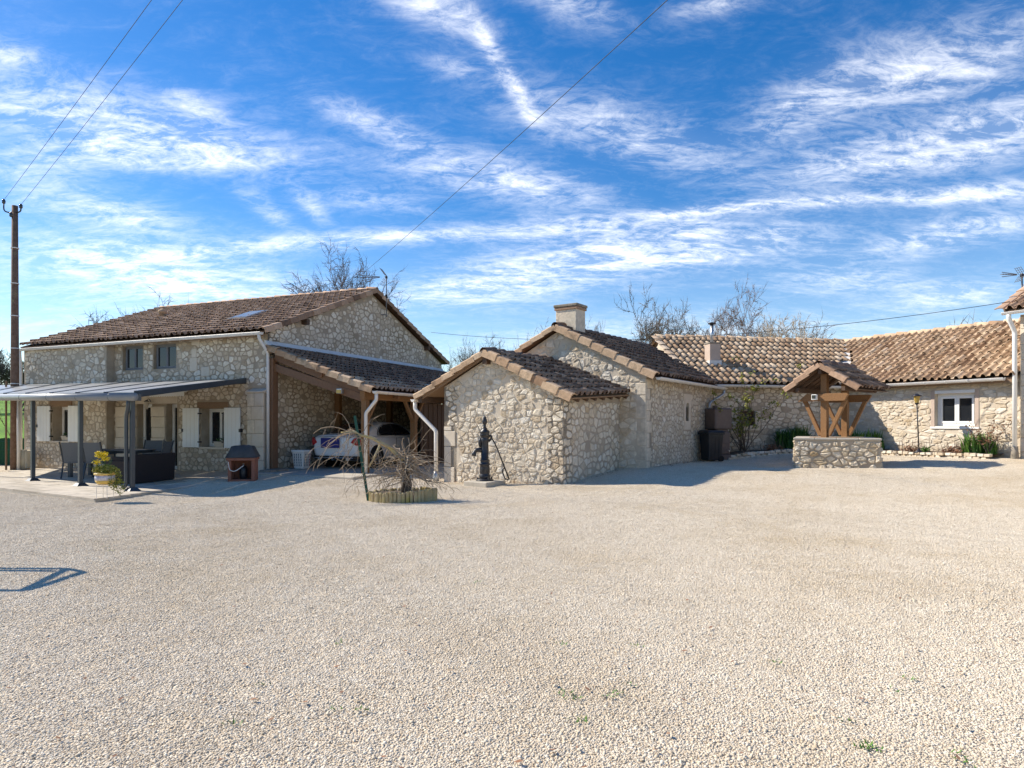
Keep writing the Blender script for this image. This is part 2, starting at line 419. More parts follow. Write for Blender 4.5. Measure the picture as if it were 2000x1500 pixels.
def single(name, mb, m, label=None, cat=None, group=None, kind=None, smooth=False, bevel=0.0, recalc=True):
    o = bpy.data.objects.new(name, make_mesh(name, mb.v, mb.f, mb.t, m, smooth)); COL.objects.link(o)
    if recalc: fin(o, bevel)
    if label: o['label'] = label
    if cat: o['category'] = cat
    if group: o['group'] = group
    if kind: o['kind'] = kind
    return o


def pix_size(p, size):
    """pixels across in the photograph; 0 outside the frame"""
    if p[1] < 0.5: return 0
    u = 1000 + F * p[0] / p[1]; v = HZ - F * (p[2] - CAMZ) / p[1]
    if not (-20 < u < 2020 and -20 < v < 1520): return 0
    return size * F / p[1]


class Wall:
    """vertical plane: origin, unit direction d along it, outward normal n"""
    def __init__(s, o, d, n=None):
        s.o = Vector((o[0], o[1], 0)); s.d = Vector((d[0], d[1], 0)).normalized()
        s.n = Vector((n[0], n[1], 0)).normalized() if n else V(s.d.y, -s.d.x, 0)
    def at(s, t, z, out=0.0): return s.o + s.d * t + UP * z + s.n * out
    def uv(s, u, v):
        """distance along the wall and height of the point seen at (u, v)"""
        r = (u - 1000) / F
        t = (s.o.x - r * s.o.y) / (r * s.d.y - s.d.x)
        D = s.o.y + s.d.y * t
        return t, CAMZ - (v - HZ) * D / F
    def t(s, u): return s.uv(u, HZ)[0]


# ------------------------------------------------------------------ rubble stones
def clip(poly, a, b, c):
    """keep a*x+b*y<=c"""
    out = []; n = len(poly)
    for i in range(n):
        p, q = poly[i], poly[(i + 1) % n]
        dp = a * p[0] + b * p[1] - c; dq = a * q[0] + b * q[1] - c
        if dp <= 0: out.append(p)
        if (dp < 0 < dq) or (dq < 0 < dp):
            k = dp / (dp - dq); out.append((p[0] + (q[0] - p[0]) * k, p[1] + (q[1] - p[1]) * k))
    return out


def rubble(poly, holes, size, aspect=1.35, joint=0.025, drop=0.15, rnd=None):
    """irregular stone outlines filling a convex polygon in wall coordinates"""
    rnd = rnd or random
    xs = [p[0] for p in poly]; ys = [p[1] for p in poly]
    x0, x1, y0, y1 = min(xs) / aspect, max(xs) / aspect, min(ys), max(ys)
    pts = []; row = 0; y = y0 - size
    while y < y1 + size:
        x = x0 - size + (row % 2) * size * 0.5; hrow = size * rnd.uniform(0.75, 1.2)
        while x < x1 + size:
            if rnd.random() > drop: pts.append((x + rnd.uniform(-.36, .36) * size, y + rnd.uniform(-.3, .3) * size))
            x += size * rnd.uniform(0.7, 1.35)
        y += hrow; row += 1
    cell = size * 1.6; grid = {}
    for i, p in enumerate(pts): grid.setdefault((int(p[0] // cell), int(p[1] // cell)), []).append(i)
    edges = []
    n = len(poly)
    cx = sum(xs) / n / aspect; cy = sum(ys) / n
    for i in range(n):
        p = (poly[i][0] / aspect, poly[i][1]); q = (poly[(i + 1) % n][0] / aspect, poly[(i + 1) % n][1])
        a, b = q[1] - p[1], -(q[0] - p[0]); c = a * p[0] + b * p[1]
        if a * cx + b * cy > c: a, b, c = -a, -b, -c
        edges.append((a, b, c))
    out = []
    for i, p in enumerate(pts):
        if any(a * p[0] + b * p[1] > c for a, b, c in edges): continue
        h = size * 1.3
        pg = [(p[0] - h, p[1] - h), (p[0] + h, p[1] - h), (p[0] + h, p[1] + h), (p[0] - h, p[1] + h)]
        gx, gy = int(p[0] // cell), int(p[1] // cell)
        for ix in range(gx - 2, gx + 3):
            for iy in range(gy - 2, gy + 3):
                for j in grid.get((ix, iy), ()):
                    if j == i: continue
                    q = pts[j]; a, b = q[0] - p[0], q[1] - p[1]
                    if a * a + b * b > (2.7 * size) ** 2: continue
                    pg = clip(pg, a, b, a * (p[0] + q[0]) / 2 + b * (p[1] + q[1]) / 2)
                    if len(pg) < 3: break
                if len(pg) < 3: break
            if len(pg) < 3: break
        for a, b, c in edges:
            if len(pg) >= 3: pg = clip(pg, a, b, c)
        if len(pg) < 3: continue
        pg = [(x * aspect, y) for x, y in pg]; px_, py_ = p[0] * aspect, p[1]
        bad = False
        for hx0, hx1, hy0, hy1 in holes:
            if hx0 < px_ < hx1 and hy0 < py_ < hy1: bad = True; break
            if max(q[0] for q in pg) > hx0 and min(q[0] for q in pg) < hx1 and max(q[1] for q in pg) > hy0 and min(q[1] for q in pg) < hy1:
                opts = [(hx0 - px_, (1, 0, hx0)), (px_ - hx1, (-1, 0, -hx1)), (hy0 - py_, (0, 1, hy0)), (py_ - hy1, (0, -1, -hy1))]
                pg = clip(pg, *max(opts)[1])
                if len(pg) < 3: bad = True; break
        if bad or len(pg) < 3: continue
        ar = 0.5 * abs(sum(pg[k][0] * pg[(k + 1) % len(pg)][1] - pg[(k + 1) % len(pg)][0] * pg[k][1] for k in range(len(pg))))
        if ar < (size * 0.33) ** 2 or rnd.random() < 0.03: continue
        mx = sum(q[0] for q in pg) / len(pg); my = sum(q[1] for q in pg) / len(pg)
        f = max(0.45, 1 - 2 * joint * rnd.uniform(0.6, 1.7) / math.sqrt(ar))
        f *= rnd.choice((0.80, 0.92, 0.98, 1.02, 1.04, 1.05))
        pg = [(mx + (x - mx) * f * rnd.uniform(0.86, 1.06), my + (y - my) * f * rnd.uniform(0.86, 1.06)) for x, y in pg]
        ch = []
        for k in range(len(pg)):
            a, b = pg[k], pg[(k + 1) % len(pg)]
            if math.hypot(a[0] - b[0], a[1] - b[1]) < size * 0.12: ch.append(((a[0] + b[0]) / 2, (a[1] + b[1]) / 2)); continue
            for k2 in (0.09, 0.91): ch.append((a[0] + (b[0] - a[0]) * k2, a[1] + (b[1] - a[1]) * k2))
        if len(ch) >= 3: out.append(((mx, my), math.sqrt(ar), ch))
    return out


def stone_geo(w_, st, proud, rnd):
    """vertices and faces of one stone standing proud of wall w_"""
    (mx, my), s, ch = st; n = len(ch); h = proud * rnd.uniform(0.35, 1.25); d = rnd.uniform(-0.25, 0.25)
    vs = []
    for sc, hh in ((1.0, -0.012), (0.93, h * 0.8), (0.55, h)):
        for x, y in ch:
            k = 0 if hh < 0 else rnd.uniform(-0.3, 0.3) * proud
            j_ = 1 if hh < 0 else rnd.uniform(0.94, 1.06)
            vs.append(w_.at(mx + (x - mx) * sc * j_, my + (y - my) * sc * j_, hh + k + d * (x - mx) * (0 if hh < 0 else 1) * 0.18))
    vs.append(w_.at(mx, my, h * rnd.uniform(0.85, 1.15)))
    fs = []
    for r in range(2):
        for k in range(n): fs.append((r * n + k, r * n + (k + 1) % n, (r + 1) * n + (k + 1) % n, (r + 1) * n + k))
    for k in range(n): fs.append((2 * n + k, 2 * n + (k + 1) % n, 3 * n))
    return vs, fs


def lay_stones(thing, jobs, m, limit=300, name='stone'):
    """jobs: (wall, wall_object, stones, proud). The largest in view become parts, the rest one joined part."""
    rnd = random.Random(5); allst = []
    for w_, wo_, sts, proud in jobs:
        for st in sts:
            p = w_.at(*st[0]); face = w_.n.dot((V(0, 0, CAMZ) - p).normalized())
            allst.append((pix_size(p, st[1]) * math.sqrt(max(face, 0.0)), w_, wo_, st, proud))
    allst.sort(key=lambda a: -a[0])
    rest = MB()
    for i, (px_, w_, wo_, st, proud) in enumerate(allst):
        vs, fs = stone_geo(w_, st, proud, rnd); tone = min(1, max(0, rnd.gauss(0.55, 0.25)))
        if i < limit and px_ > 6:
            mb = MB(); mb.add(vs, fs, tone); b = thing.base
            me = make_mesh(name, [(v.x - b.x, v.y - b.y, v.z - b.z) for v in vs], fs, [tone] * len(fs), m, False)
            o = bpy.data.objects.new(name, me); COL.objects.link(o); o.parent = wo_
        else: rest.add(vs, fs, tone)
    if rest.v:
        b = thing.base
        me = make_mesh('small_stones', [(x - b.x, y - b.y, z - b.z) for x, y, z in rest.v], rest.f, rest.t, m, False)
        o = bpy.data.objects.new('small_stones', me); COL.objects.link(o); o.parent = thing.o; o['kind'] = 'stuff'


def wall_mb(w_, poly, thick=0.4, holes=(), zbot=None):
    """mortar body of a wall; with holes the polygon must be the rectangle (t0, t1, z0, z1)"""
    mb = MB()
    if not holes and not (len(poly) == 4 and not isinstance(poly[0], tuple)):
        mb.prism([w_.at(x, y) for x, y in poly], -w_.n * thick); return mb
    t0, t1, z0, z1 = poly
    xs = sorted({t0, t1, *[h[0] for h in holes], *[h[1] for h in holes]}); ys = sorted({z0, z1, *[h[2] for h in holes], *[h[3] for h in holes]})
    xs = [x for x in xs if t0 <= x <= t1]; ys = [y for y in ys if z0 <= y <= z1]
    inh = lambda x, y: any(h[0] < x < h[1] and h[2] < y < h[3] for h in holes)
    solid = {}
    for i in range(len(xs) - 1):
        for j in range(len(ys) - 1): solid[i, j] = not inh((xs[i] + xs[i + 1]) / 2, (ys[j] + ys[j + 1]) / 2)
    for (i, j), s_ in solid.items():
        if not s_: continue
        a, b, c, d = xs[i], xs[i + 1], ys[j], ys[j + 1]
        mb.quad(w_.at(a, c), w_.at(b, c), w_.at(b, d), w_.at(a, d))
        mb.quad(w_.at(a, c, -thick), w_.at(b, c, -thick), w_.at(b, d, -thick), w_.at(a, d, -thick))
        for di, dj, p, q in ((-1, 0, (a, c), (a, d)), (1, 0, (b, c), (b, d)), (0, -1, (a, c), (b, c)), (0, 1, (a, d), (b, d))):
            if not solid.get((i + di, j + dj), False):
                mb.quad(w_.at(*p), w_.at(*q), w_.at(*q, -thick), w_.at(*p, -thick))
    return mb


# ------------------------------------------------------------------ roof tiles
TW, TE = 0.22, 0.34


def tile_geo(rnd, w_=TW, e=TE, rise=0.088, taper=0.78):
    xs = [0.0, 0.10, 0.24, 0.36, 0.44, 0.54, 0.66, 0.78, 0.88, 0.96, 1.05]
    zs = [0.006, 0.0, 0.0, 0.008, 0.45, 0.82, 1.0, 0.84, 0.48, 0.02, 0.0]
    vs = []; n = len(xs); lift = 0.042 + rnd.uniform(-.006, .010); L = e * 1.16; sk = rnd.uniform(-.006, .006)
    for y, dz, sc in ((-0.02, lift, 1.0), (L, 0.0, taper), (-0.02, lift - 0.016, 1.0)):
        for x, z in zip(xs, zs):
            xx = 0.66 + (x - 0.66) * (sc if z > 0.1 else 1)
            vs.append((xx * w_ + (sk if y < 0 else -sk), y, z * rise * sc + dz))
    fs = []
    for k in range(n - 1):
        fs.append((k, k + 1, n + k + 1, n + k)); fs.append((2 * n + k, 2 * n + k + 1, k + 1, k))
    return vs, fs


def barrel_geo(rnd, L=0.42, r=0.115, flat=1.0):
    """half-round ridge tile along +y"""
    n = 8; vs = []; fs = []
    for y, rr, dz in ((-0.03, r * 1.06, 0.03), (L, r * 0.9, 0.0), (-0.03, r * 0.9, 0.03)):
        for k in range(n + 1):
            a = math.pi * k / n
            vs.append((-math.cos(a) * rr, y, math.sin(a) * rr * flat + dz - 0.03))
    for k in range(n):
        fs.append((k, k + 1, n + 2 + k, n + 1 + k)); fs.append((2 * (n + 1) + k, 2 * (n + 1) + k + 1, k + 1, k))
    return vs, fs


def verge_geo(rnd, L=0.40, wt_=0.20, hs_=0.16, side=1):
    """angled verge tile: flat top and a hanging flap, along +y"""
    vs = []; lift = 0.035 + rnd.uniform(-.006, .006)
    prof = [(-wt_ * side, 0.075), (-wt_ * 0.45 * side, 0.095), (0.0, 0.085), (0.02 * side, 0.06), (0.02 * side, 0.07 - hs_)]
    n = len(prof)
    for y, dz, dx in ((-0.03, lift, 0.012), (L, 0.0, 0.0), (-0.03, lift - 0.022, -0.012)):
        for x, z in prof: vs.append((x + dx * side * (1 if x * side > -0.01 else 0), y, z + dz))
    fs = []
    for k in range(n - 1): fs += [(k, k + 1, n + k + 1, n + k), (2 * n + k, 2 * n + k + 1, k + 1, k)]
    return vs, fs


class Roof:
    """collects tiles of one thing, then links the 300 largest in view as parts and joins the rest"""
    def __init__(s, thing, deck, m, seed=1, tmean=0.5, tdev=0.24, taper=0.78):
        s.th = thing; s.deck = deck; s.m = m; s.items = []; s.rnd = random.Random(seed); s.tm = tmean; s.td = tdev; s.tp = taper
        s.var = {}
    def kind(s, key, fn, k=10):
        if key not in s.var:
            s.var[key] = []
            for i in range(k):
                vs, fs = fn(); tone = min(1, max(0, s.tm + s.td * 1.9 * ((i + 0.5) / k * 2 - 1)))
                s.var[key].append((np.array(vs), fs, tone))
        return s.var[key]
    def pick(s, key, bias=0.0):
        vr = s.var[key]; i = int(round((s.rnd.gauss(0.5 + bias, 0.26)) * (len(vr) - 1)))
        return vr[min(len(vr) - 1, max(0, i))]
    def patch(s, p00, p10, p01, p11, keep=None, wid=TW, exp=TE, bias=None, off=0.03, mfn=None):
        """p00,p10 along the eave; p01,p11 along the ridge"""
        p00, p10, p01, p11 = map(Vector, (p00, p10, p01, p11))
        s.kind('tile', lambda: tile_geo(s.rnd, taper=s.tp))
        nc = max(1, round(((p10 - p00).length + (p11 - p01).length) / 2 / wid)); nr = max(1, round(((p01 - p00).length + (p11 - p10).length) / 2 / exp))
        P = lambda a, b: (p00 * (1 - a) + p10 * a) * (1 - b) + (p01 * (1 - a) + p11 * a) * b
        for i in range(nc):
            cj = s.rnd.uniform(-.008, .008)
            for j in range(nr):
                a, b = i / nc, j / nr; o = P(a, b); c = P((i + .5) / nc, (j + .5) / nr)
                if keep and not keep(c): continue
                ex = P((i + 1) / nc, b) - o; ey = P(a, (j + 1) / nr) - o
                ez = ex.cross(ey).normalized()
                if ez.z < 0: ez = -ez
                sx = ex.length / TW; sy = ey.length / TE; ex.normalize(); ey.normalize()
                ey2 = (ey + ex * s.rnd.gauss(0, 0.022)); o = o + ez * off + ey * (cj + s.rnd.gauss(0, .014)) + ez * s.rnd.uniform(0, .008)
                M = Matrix(((ex.x * sx, ey2.x * sy, ez.x, o.x), (ex.y * sx, ey2.y * sy, ez.y, o.y), (ex.z * sx, ey2.z * sy, ez.z, o.z), (0, 0, 0, 1)))
                s.items.append((pix_size(c, 0.3), s.pick('tile', bias(c) if bias else 0.0), M, mfn(c) if mfn else s.m, True))
    def run(s, key, fn, p, q, up, L, bias=0.0, jit=0.01, m=None):
        """a row of ridge or verge tiles from p to q"""
        s.kind(key, fn); p, q = Vector(p), Vector(q); d = (q - p).normalized(); n = max(1, round((q - p).length / L)); st = (q - p) / n
        up = Vector(up); ex = d.cross(up).normalized(); ez = ex.cross(d)
        for i in range(n):
            o = p + st * i + ez * s.rnd.uniform(-jit, jit) + ex * s.rnd.uniform(-jit, jit)
            sy = st.length / L
            M = Matrix(((ex.x, d.x * sy, ez.x, o.x), (ex.y, d.y * sy, ez.y, o.y), (ex.z, d.z * sy, ez.z, o.z), (0, 0, 0, 1)))
            s.items.append((pix_size(o, 0.4) * 2.5, s.pick(key, bias), M, m or s.m, 'verge' not in key))
    def done(s, limit=300, name='tile'):
        s.items.sort(key=lambda a: -a[0]); cache = {}; vs_all = []; fs_all = []; ts = []; mi = []; off = 0; ml = []
        for i, (px_, (vs, fs, tone), M, m, sm) in enumerate(s.items):
            if i < limit and px_ > 6:
                k = (id(vs), m)
                if k not in cache: cache[k] = make_mesh(name, vs.tolist(), fs, [tone] * len(fs), m, sm)
                s.th.inst(name, cache[k], M, s.deck)
            else:
                A = np.array(M)[:3, :3]; t_ = np.array(M)[:3, 3]
                pts = vs @ A.T + t_ - np.array(s.th.base)
                vs_all.extend(pts.tolist()); fs_all.extend([tuple(x + off for x in f) for f in fs]); off += len(vs)
                ts.extend([min(1, max(0, tone + s.rnd.uniform(-.05, .05)))] * len(fs))
                if m not in ml: ml.append(m)
                mi.extend([ml.index(m)] * len(fs))
        if vs_all:
            me = make_mesh('upper_tiles', vs_all, fs_all, ts, None, True)
            for m in ml: me.materials.append(MATS[m])
            me.polygons.foreach_set('material_index', mi)
            o = bpy.data.objects.new('upper_tiles', me); COL.objects.link(o); o.parent = s.th.o; o['kind'] = 'stuff'


def slab(p00, p10, p01, p11, th=0.04):
    mb = MB(); p = [Vector(x) for x in (p00, p10, p11, p01)]
    n = (p[1] - p[0]).cross(p[3] - p[0]).normalized()
    if n.z < 0: n = -n
    mb.hexa([a - n * th for a in p] + p); return mb


def gutter(thing, p, q, r=0.065, m='zinc', name='gutter', brackets=0, parent=None, out=None):
    """half-round gutter"""
    p, q = Vector(p), Vector(q); d = (q - p).normalized(); sx = d.cross(UP).normalized(); mb = MB(); n = 8
    ring = lambda c, rr: [c + sx * math.cos(math.pi + math.pi * k / n) * rr + UP * math.sin(math.pi + math.pi * k / n) * rr for k in range(n + 1)]
    A, B, A2, B2 = ring(p, r), ring(q, r), ring(p, r * 0.93), ring(q, r * 0.93)
    for k in range(n):
        mb.quad(A[k], A[k + 1], B[k + 1], B[k]); mb.quad(A2[k], B2[k], B2[k + 1], A2[k + 1])
    for s_ in (0, n): mb.quad(A[s_], B[s_], B2[s_], A2[s_])
    mb.add(A, [tuple(range(n + 1))]); mb.add(B, [tuple(range(n, -1, -1))])
    for s_ in (0, n):
        mb.tube([A[s_], B[s_]], 0.010, 6)
    g = thing.part(name, mb, m, parent)
    for i in range(brackets):
        c = p + (q - p) * ((i + 0.5) / brackets); mb = MB(); rg = ring(c, r * 1.07)
        for k in range(n): mb.bar(rg[k], rg[k + 1], 0.025, 0.006)
        thing.part('bracket', mb, 'zinc', g)
    return g


def rounded(pts, r=0.06, k=3):
    """bend a poly-line smoothly at its corners"""
    pts = [Vector(p) for p in pts]; out = [pts[0]]
    for i in range(1, len(pts) - 1):
        a, b, c = pts[i - 1], pts[i], pts[i + 1]
        p = b + (a - b).normalized() * min(r, (a - b).length * .45); q = b + (c - b).normalized() * min(r, (c - b).length * .45)
        for j in range(k + 1):
            t = j / k; out.append(p * (1 - t) ** 2 + b * 2 * t * (1 - t) + q * t * t)
    out.append(pts[-1]); return out


# ------------------------------------------------------------------ ground
CTRL = [(0, 0, 0), (0, 5, 0), (-5, 6, -.02), (5, 6, .04), (-9, 9, -.12), (-4, 11, -.04), (-.6, 14.4, -.07), (-.4, 15.2, -.06), (1.14, 14.4, 0), (-1.7, 16.4, -.09),
        (-3.9, 17.4, -.08), (-7.0, 18.5, -.07), (-8.4, 13.1, -.2), (-12, 15.3, -.2), (-12.5, 17, -.2), (-14, 22, -.22), (-17, 24, -.22), (-20, 20, -.22),
        (2.3, 15.6, .14), (3.4, 16.4, .28), (4.8, 18.5, .24), (5.9, 19.5, .20), (6.3, 20.0, .24), (7.0, 20.3, .43), (9, 20.4, .45), (11, 20, .45), (13, 17.5, .45), (8, 15.4, .30), (11.4, 15.4, .35),
        (7, 11, .12), (12, 10, .22), (20, 15, .42), (4, 13, .08), (-30, 30, -.3), (0, 40, .3), (20, 30, .5), (-20, 5, -.2), (0, -10, 0), (20, -10, .2), (-5, 25, 0)]
_C = np.array(CTRL)


def gz(x, y):
    d2 = (_C[:, 0] - x) ** 2 + (_C[:, 1] - y) ** 2
    wv = 1.0 / (d2 + 1.6) ** 2
    z = float((wv * _C[:, 2]).sum() / wv.sum())
    u_ = 0.012 * math.sin(1.3 * x + 0.4 * y + 1) + 0.010 * math.sin(0.7 * x - 1.1 * y) + 0.006 * math.sin(2.9 * x + 2.1 * y)
    return z + u_ * (0.25 + 0.75 * min(1, max(0, (y - 9) / 5)))


def axis(lo, hi, n, c, k):
    a = np.arcsinh((lo - c) / k); b = np.arcsinh((hi - c) / k)
    return c + k * np.sinh(np.linspace(a, b, n))


gx = np.concatenate([axis(-700, -18, 40, -18.0, 6.0)[:-1], np.linspace(-18, 18, 181), axis(18, 700, 40, 18.0, 6.0)[1:]])
gy = np.concatenate([axis(-300, 1, 24, 1.0, 4.0)[:-1], np.linspace(1, 25, 121), axis(25, 1200, 40, 25.0, 6.0)[1:]])
vs = [(x, y, gz(x, y)) for y in gy for x in gx]; nx = len(gx)
fs = [(j * nx + i, j * nx + i + 1, (j + 1) * nx + i + 1, (j + 1) * nx + i) for j in range(len(gy) - 1) for i in range(nx - 1)]
g_ = MB(); g_.v = vs; g_.f = fs; g_.t = [0.5] * len(fs)
single('ground', g_, 'gravel_ground', kind='structure', smooth=True, recalc=False)

# pebbles lying on the yard: a patch of separate stones repeated over the visible ground
def pebble_patch(seed, n=3300):
    rnd = np.random.default_rng(seed)
    ph = (1 + 5 ** .5) / 2
    iv = np.array([(-1, ph, 0), (1, ph, 0), (-1, -ph, 0), (1, -ph, 0), (0, -1, ph), (0, 1, ph), (0, -1, -ph), (0, 1, -ph), (ph, 0, -1), (ph, 0, 1), (-ph, 0, -1), (-ph, 0, 1)]) / math.sqrt(1 + ph * ph)
    ifc = np.array([(0, 11, 5), (0, 5, 1), (0, 1, 7), (0, 7, 10), (0, 10, 11), (1, 5, 9), (5, 11, 4), (11, 10, 2), (10, 7, 6), (7, 1, 8), (3, 9, 4), (3, 4, 2), (3, 2, 6), (3, 6, 8), (3, 8, 9), (4, 9, 5), (2, 4, 11), (6, 2, 10), (8, 6, 7), (9, 8, 1)])
    size = np.clip(rnd.lognormal(math.log(0.0046), 0.30, n), 0.0026, 0.0100)
    ax = np.stack([size * rnd.uniform(.9, 1.45, n), size * rnd.uniform(.75, 1.05, n), size * rnd.uniform(.38, .68, n)], 1)
    q = rnd.uniform(0, 2 * math.pi, n); tl = rnd.normal(0, .3, n)
    p = iv[None] * ax[:, None, :] * rnd.uniform(.82, 1.12, (n, 12, 1))
    x, y, z = p[..., 0], p[..., 1], p[..., 2]
    z2 = z * np.cos(tl)[:, None] + x * np.sin(tl)[:, None]; x2 = x * np.cos(tl)[:, None] - z * np.sin(tl)[:, None]
    x3 = x2 * np.cos(q)[:, None] - y * np.sin(q)[:, None]; y3 = x2 * np.sin(q)[:, None] + y * np.cos(q)[:, None]
    c = rnd.uniform(-.265, .265, (n, 2))
    v = np.stack([x3 + c[:, :1], y3 + c[:, 1:], z2 + (ax[:, 2] * rnd.uniform(.1, 0.8, n))[:, None]], 2).reshape(-1, 3)
    f = (ifc[None] + (np.arange(n) * 12)[:, None, None]).reshape(-1, 3)
    tone = np.repeat(np.clip(rnd.normal(.55, .24, n), 0, 1), 20)
    me = bpy.data.meshes.new('pebble_patch')
    me.vertices.add(len(v)); me.vertices.foreach_set('co', v.ravel().astype(np.float32))
    me.loops.add(len(f) * 3); me.loops.foreach_set('vertex_index', f.ravel().astype(np.int32))
    me.polygons.add(len(f)); me.polygons.foreach_set('loop_start', np.arange(0, len(f) * 3, 3, dtype=np.int32))
    me.polygons.foreach_set('use_smooth', np.ones(len(f), dtype=bool))
    me.update(); me.validate()
    at = me.attributes.new('tone', 'FLOAT', 'FACE'); at.data.foreach_set('value', tone.astype(np.float32))
    me.materials.append(MATS['pebble'])
    return bpy.data.objects.new('pebble_patch', me)


def gravel_field(keep):
    pts = []; rot = []; sel = []; T = 0.4
    for iy in range(-3, 58):
        for ix in range(-50, 52):
            x, y = (ix + .5 + (iy % 2) * .5) * T + random.uniform(-.05, .05), (iy + .5) * T + random.uniform(-.05, .05)
            if abs(x) > 0.79 * max(y, 0) + 5.0 or not keep(x, y): continue
            z = gz(x, y); pts.append((x, y, z - 0.001)); hT = T / 2
            sxx = (gz(x + hT, y) - gz(x - hT, y)) / T; syy = (gz(x, y + hT) - gz(x, y - hT)) / T
            q = Matrix.Rotation(random.uniform(0, 2 * math.pi), 3, 'Z')
            nrm = V(-sxx, -syy, 1).normalized(); ex = (V(1, 0, sxx) - nrm * V(1, 0, sxx).dot(nrm)).normalized(); ey = nrm.cross(ex)
            B = Matrix((ex, ey, nrm)).transposed() @ q
            rot.append(tuple(B.to_euler())); sel.append(random.randrange(4))
    me = bpy.data.meshes.new('gravel'); me.from_pydata(pts, [], [])
    a = me.attributes.new('turn', 'FLOAT_VECTOR', 'POINT'); a.data.foreach_set('vector', np.array(rot, dtype=np.float32).ravel())
    a = me.attributes.new('which', 'INT', 'POINT'); a.data.foreach_set('value', np.array(sel, dtype=np.int32))
    ob = bpy.data.objects.new('gravel', me); COL.objects.link(ob)
    ob['kind'] = 'stuff'; ob['label'] = 'pale limestone gravel spread over the farmyard'; ob['category'] = 'gravel'
    ng = bpy.data.node_groups.new('gravel_scatter', 'GeometryNodeTree')
    ng.interface.new_socket('Geometry', in_out='INPUT', socket_type='NodeSocketGeometry')
    ng.interface.new_socket('Geometry', in_out='OUTPUT', socket_type='NodeSocketGeometry')
    t = NT(ng); gi = t.n('NodeGroupInput'); go = t.n('NodeGroupOutput'); jn = t.n('GeometryNodeJoinGeometry')
    nr = t.n('GeometryNodeInputNamedAttribute', data_type='FLOAT_VECTOR'); nr.inputs[0].default_value = 'turn'
    ni = t.n('GeometryNodeInputNamedAttribute', data_type='INT'); ni.inputs[0].default_value = 'which'
    for k in range(4):
        oi = t.n('GeometryNodeObjectInfo'); oi.inputs[0].default_value = pebble_patch(30 + k)
        cp = t.n('FunctionNodeCompare', data_type='INT', operation='EQUAL'); t.l(ni.outputs[0], cp.inputs[2]); cp.inputs[3].default_value = k
        io = t.n('GeometryNodeInstanceOnPoints'); t.l(gi.outputs[0], io.inputs['Points']); t.l(cp.outputs[0], io.inputs['Selection'])
        t.l(oi.outputs['Geometry'], io.inputs['Instance']); t.l(nr.outputs[0], io.inputs['Rotation']); t.l(io.outputs[0], jn.inputs[0])
    t.l(jn.outputs[0], go.inputs[0])
    md = ob.modifiers.new('scatter', 'NODES'); md.node_group = ng

# ------------------------------------------------------------------ helpers for buildings
def window(th, w_, t0, t1, z0, z1, recess=0.2, m='white_paint', glass='glass_dark', leaves=2, fw=0.07, name='window', bars=0, handle=False):
    mb = MB(); dp = 0.06
    def rail(a, b, c, d, out=0.0):
        mb.hexa([w_.at(a, c, -recess - dp), w_.at(b, c, -recess - dp), w_.at(b, c, -recess + out), w_.at(a, c, -recess + out),
                 w_.at(a, d, -recess - dp), w_.at(b, d, -recess - dp), w_.at(b, d, -recess + out), w_.at(a, d, -recess + out)])
    lo, hi = min(t0, t1), max(t0, t1)
    rail(lo, lo + fw, z0, z1); rail(hi - fw, hi, z0, z1); rail(lo + fw, hi - fw, z0, z0 + fw, 0.002); rail(lo + fw, hi - fw, z1 - fw, z1, 0.002)
    o = th.part(name, mb, m, bevel=0.006)
    wl = (hi - lo - 2 * fw) / leaves
    for k in range(leaves):
        a = lo + fw + wl * k; b = a + wl; g = fw * 0.75; mb = MB()
        c, d = z0 + fw, z1 - fw
        rail(a + .004, a + g, c, d, 0.014); rail(b - g, b - .004, c, d, 0.014); rail(a + g, b - g, c, c + g, 0.012); rail(a + g, b - g, d - g, d, 0.012)
        for q in range(bars):
            zz = c + (d - c) * (q + 1) / (bars + 1); rail(a + g, b - g, zz - .012, zz + .012, 0.006)
        th.part('frame', mb, m, o, bevel=0.004)
        mb = MB()
        mb.hexa([w_.at(a + g * .8, c + g * .8, -recess - .035), w_.at(b - g * .8, c + g * .8, -recess - .035), w_.at(b - g * .8, c + g * .8, -recess - .022), w_.at(a + g * .8, c + g * .8, -recess - .022),
                 w_.at(a + g * .8, d - g * .8, -recess - .035), w_.at(b - g * .8, d - g * .8, -recess - .035), w_.at(b - g * .8, d - g * .8, -recess - .022), w_.at(a + g * .8, d - g * .8, -recess - .022)])
        th.part('pane', mb, glass, o)
        if handle and k == 0:
            mb = MB(); zc = z0 + (z1 - z0) * 0.48; tt = b - g * .5 if handle == 1 else a + g * .5
            mb.tube([w_.at(tt, zc, -recess + .014), w_.at(tt, zc, -recess + .05)], .012, 6); mb.tube([w_.at(tt, zc, -recess + .05), w_.at(tt + .11, zc, -recess + .05)], .010, 6)
            th.part('handle', mb, 'steel', o, smooth=True)
    mb = MB()   # dark sheet behind the glass, standing in for the unlit room
    mb.hexa([w_.at(lo - .05, z0 - .05, -recess - .30), w_.at(hi + .05, z0 - .05, -recess - .30), w_.at(hi + .05, z0 - .05, -recess - .22), w_.at(lo - .05, z0 - .05, -recess - .22),
             w_.at(lo - .05, z1 + .05, -recess - .30), w_.at(hi + .05, z1 + .05, -recess - .30), w_.at(hi + .05, z1 + .05, -recess - .22), w_.at(lo - .05, z1 + .05, -recess - .22)])
    th.part('dark_backing', mb, 'glass_grey', o)
    return o


def wbox(w_, t0, t1, z0, z1, o0, o1, mb=None, tone=0.5):
    mb = mb or MB()
    mb.hexa([w_.at(t0, z0, o0), w_.at(t1, z0, o0), w_.at(t1, z0, o1), w_.at(t0, z0, o1), w_.at(t0, z1, o0), w_.at(t1, z1, o0), w_.at(t1, z1, o1), w_.at(t0, z1, o1)], tone)
    return mb


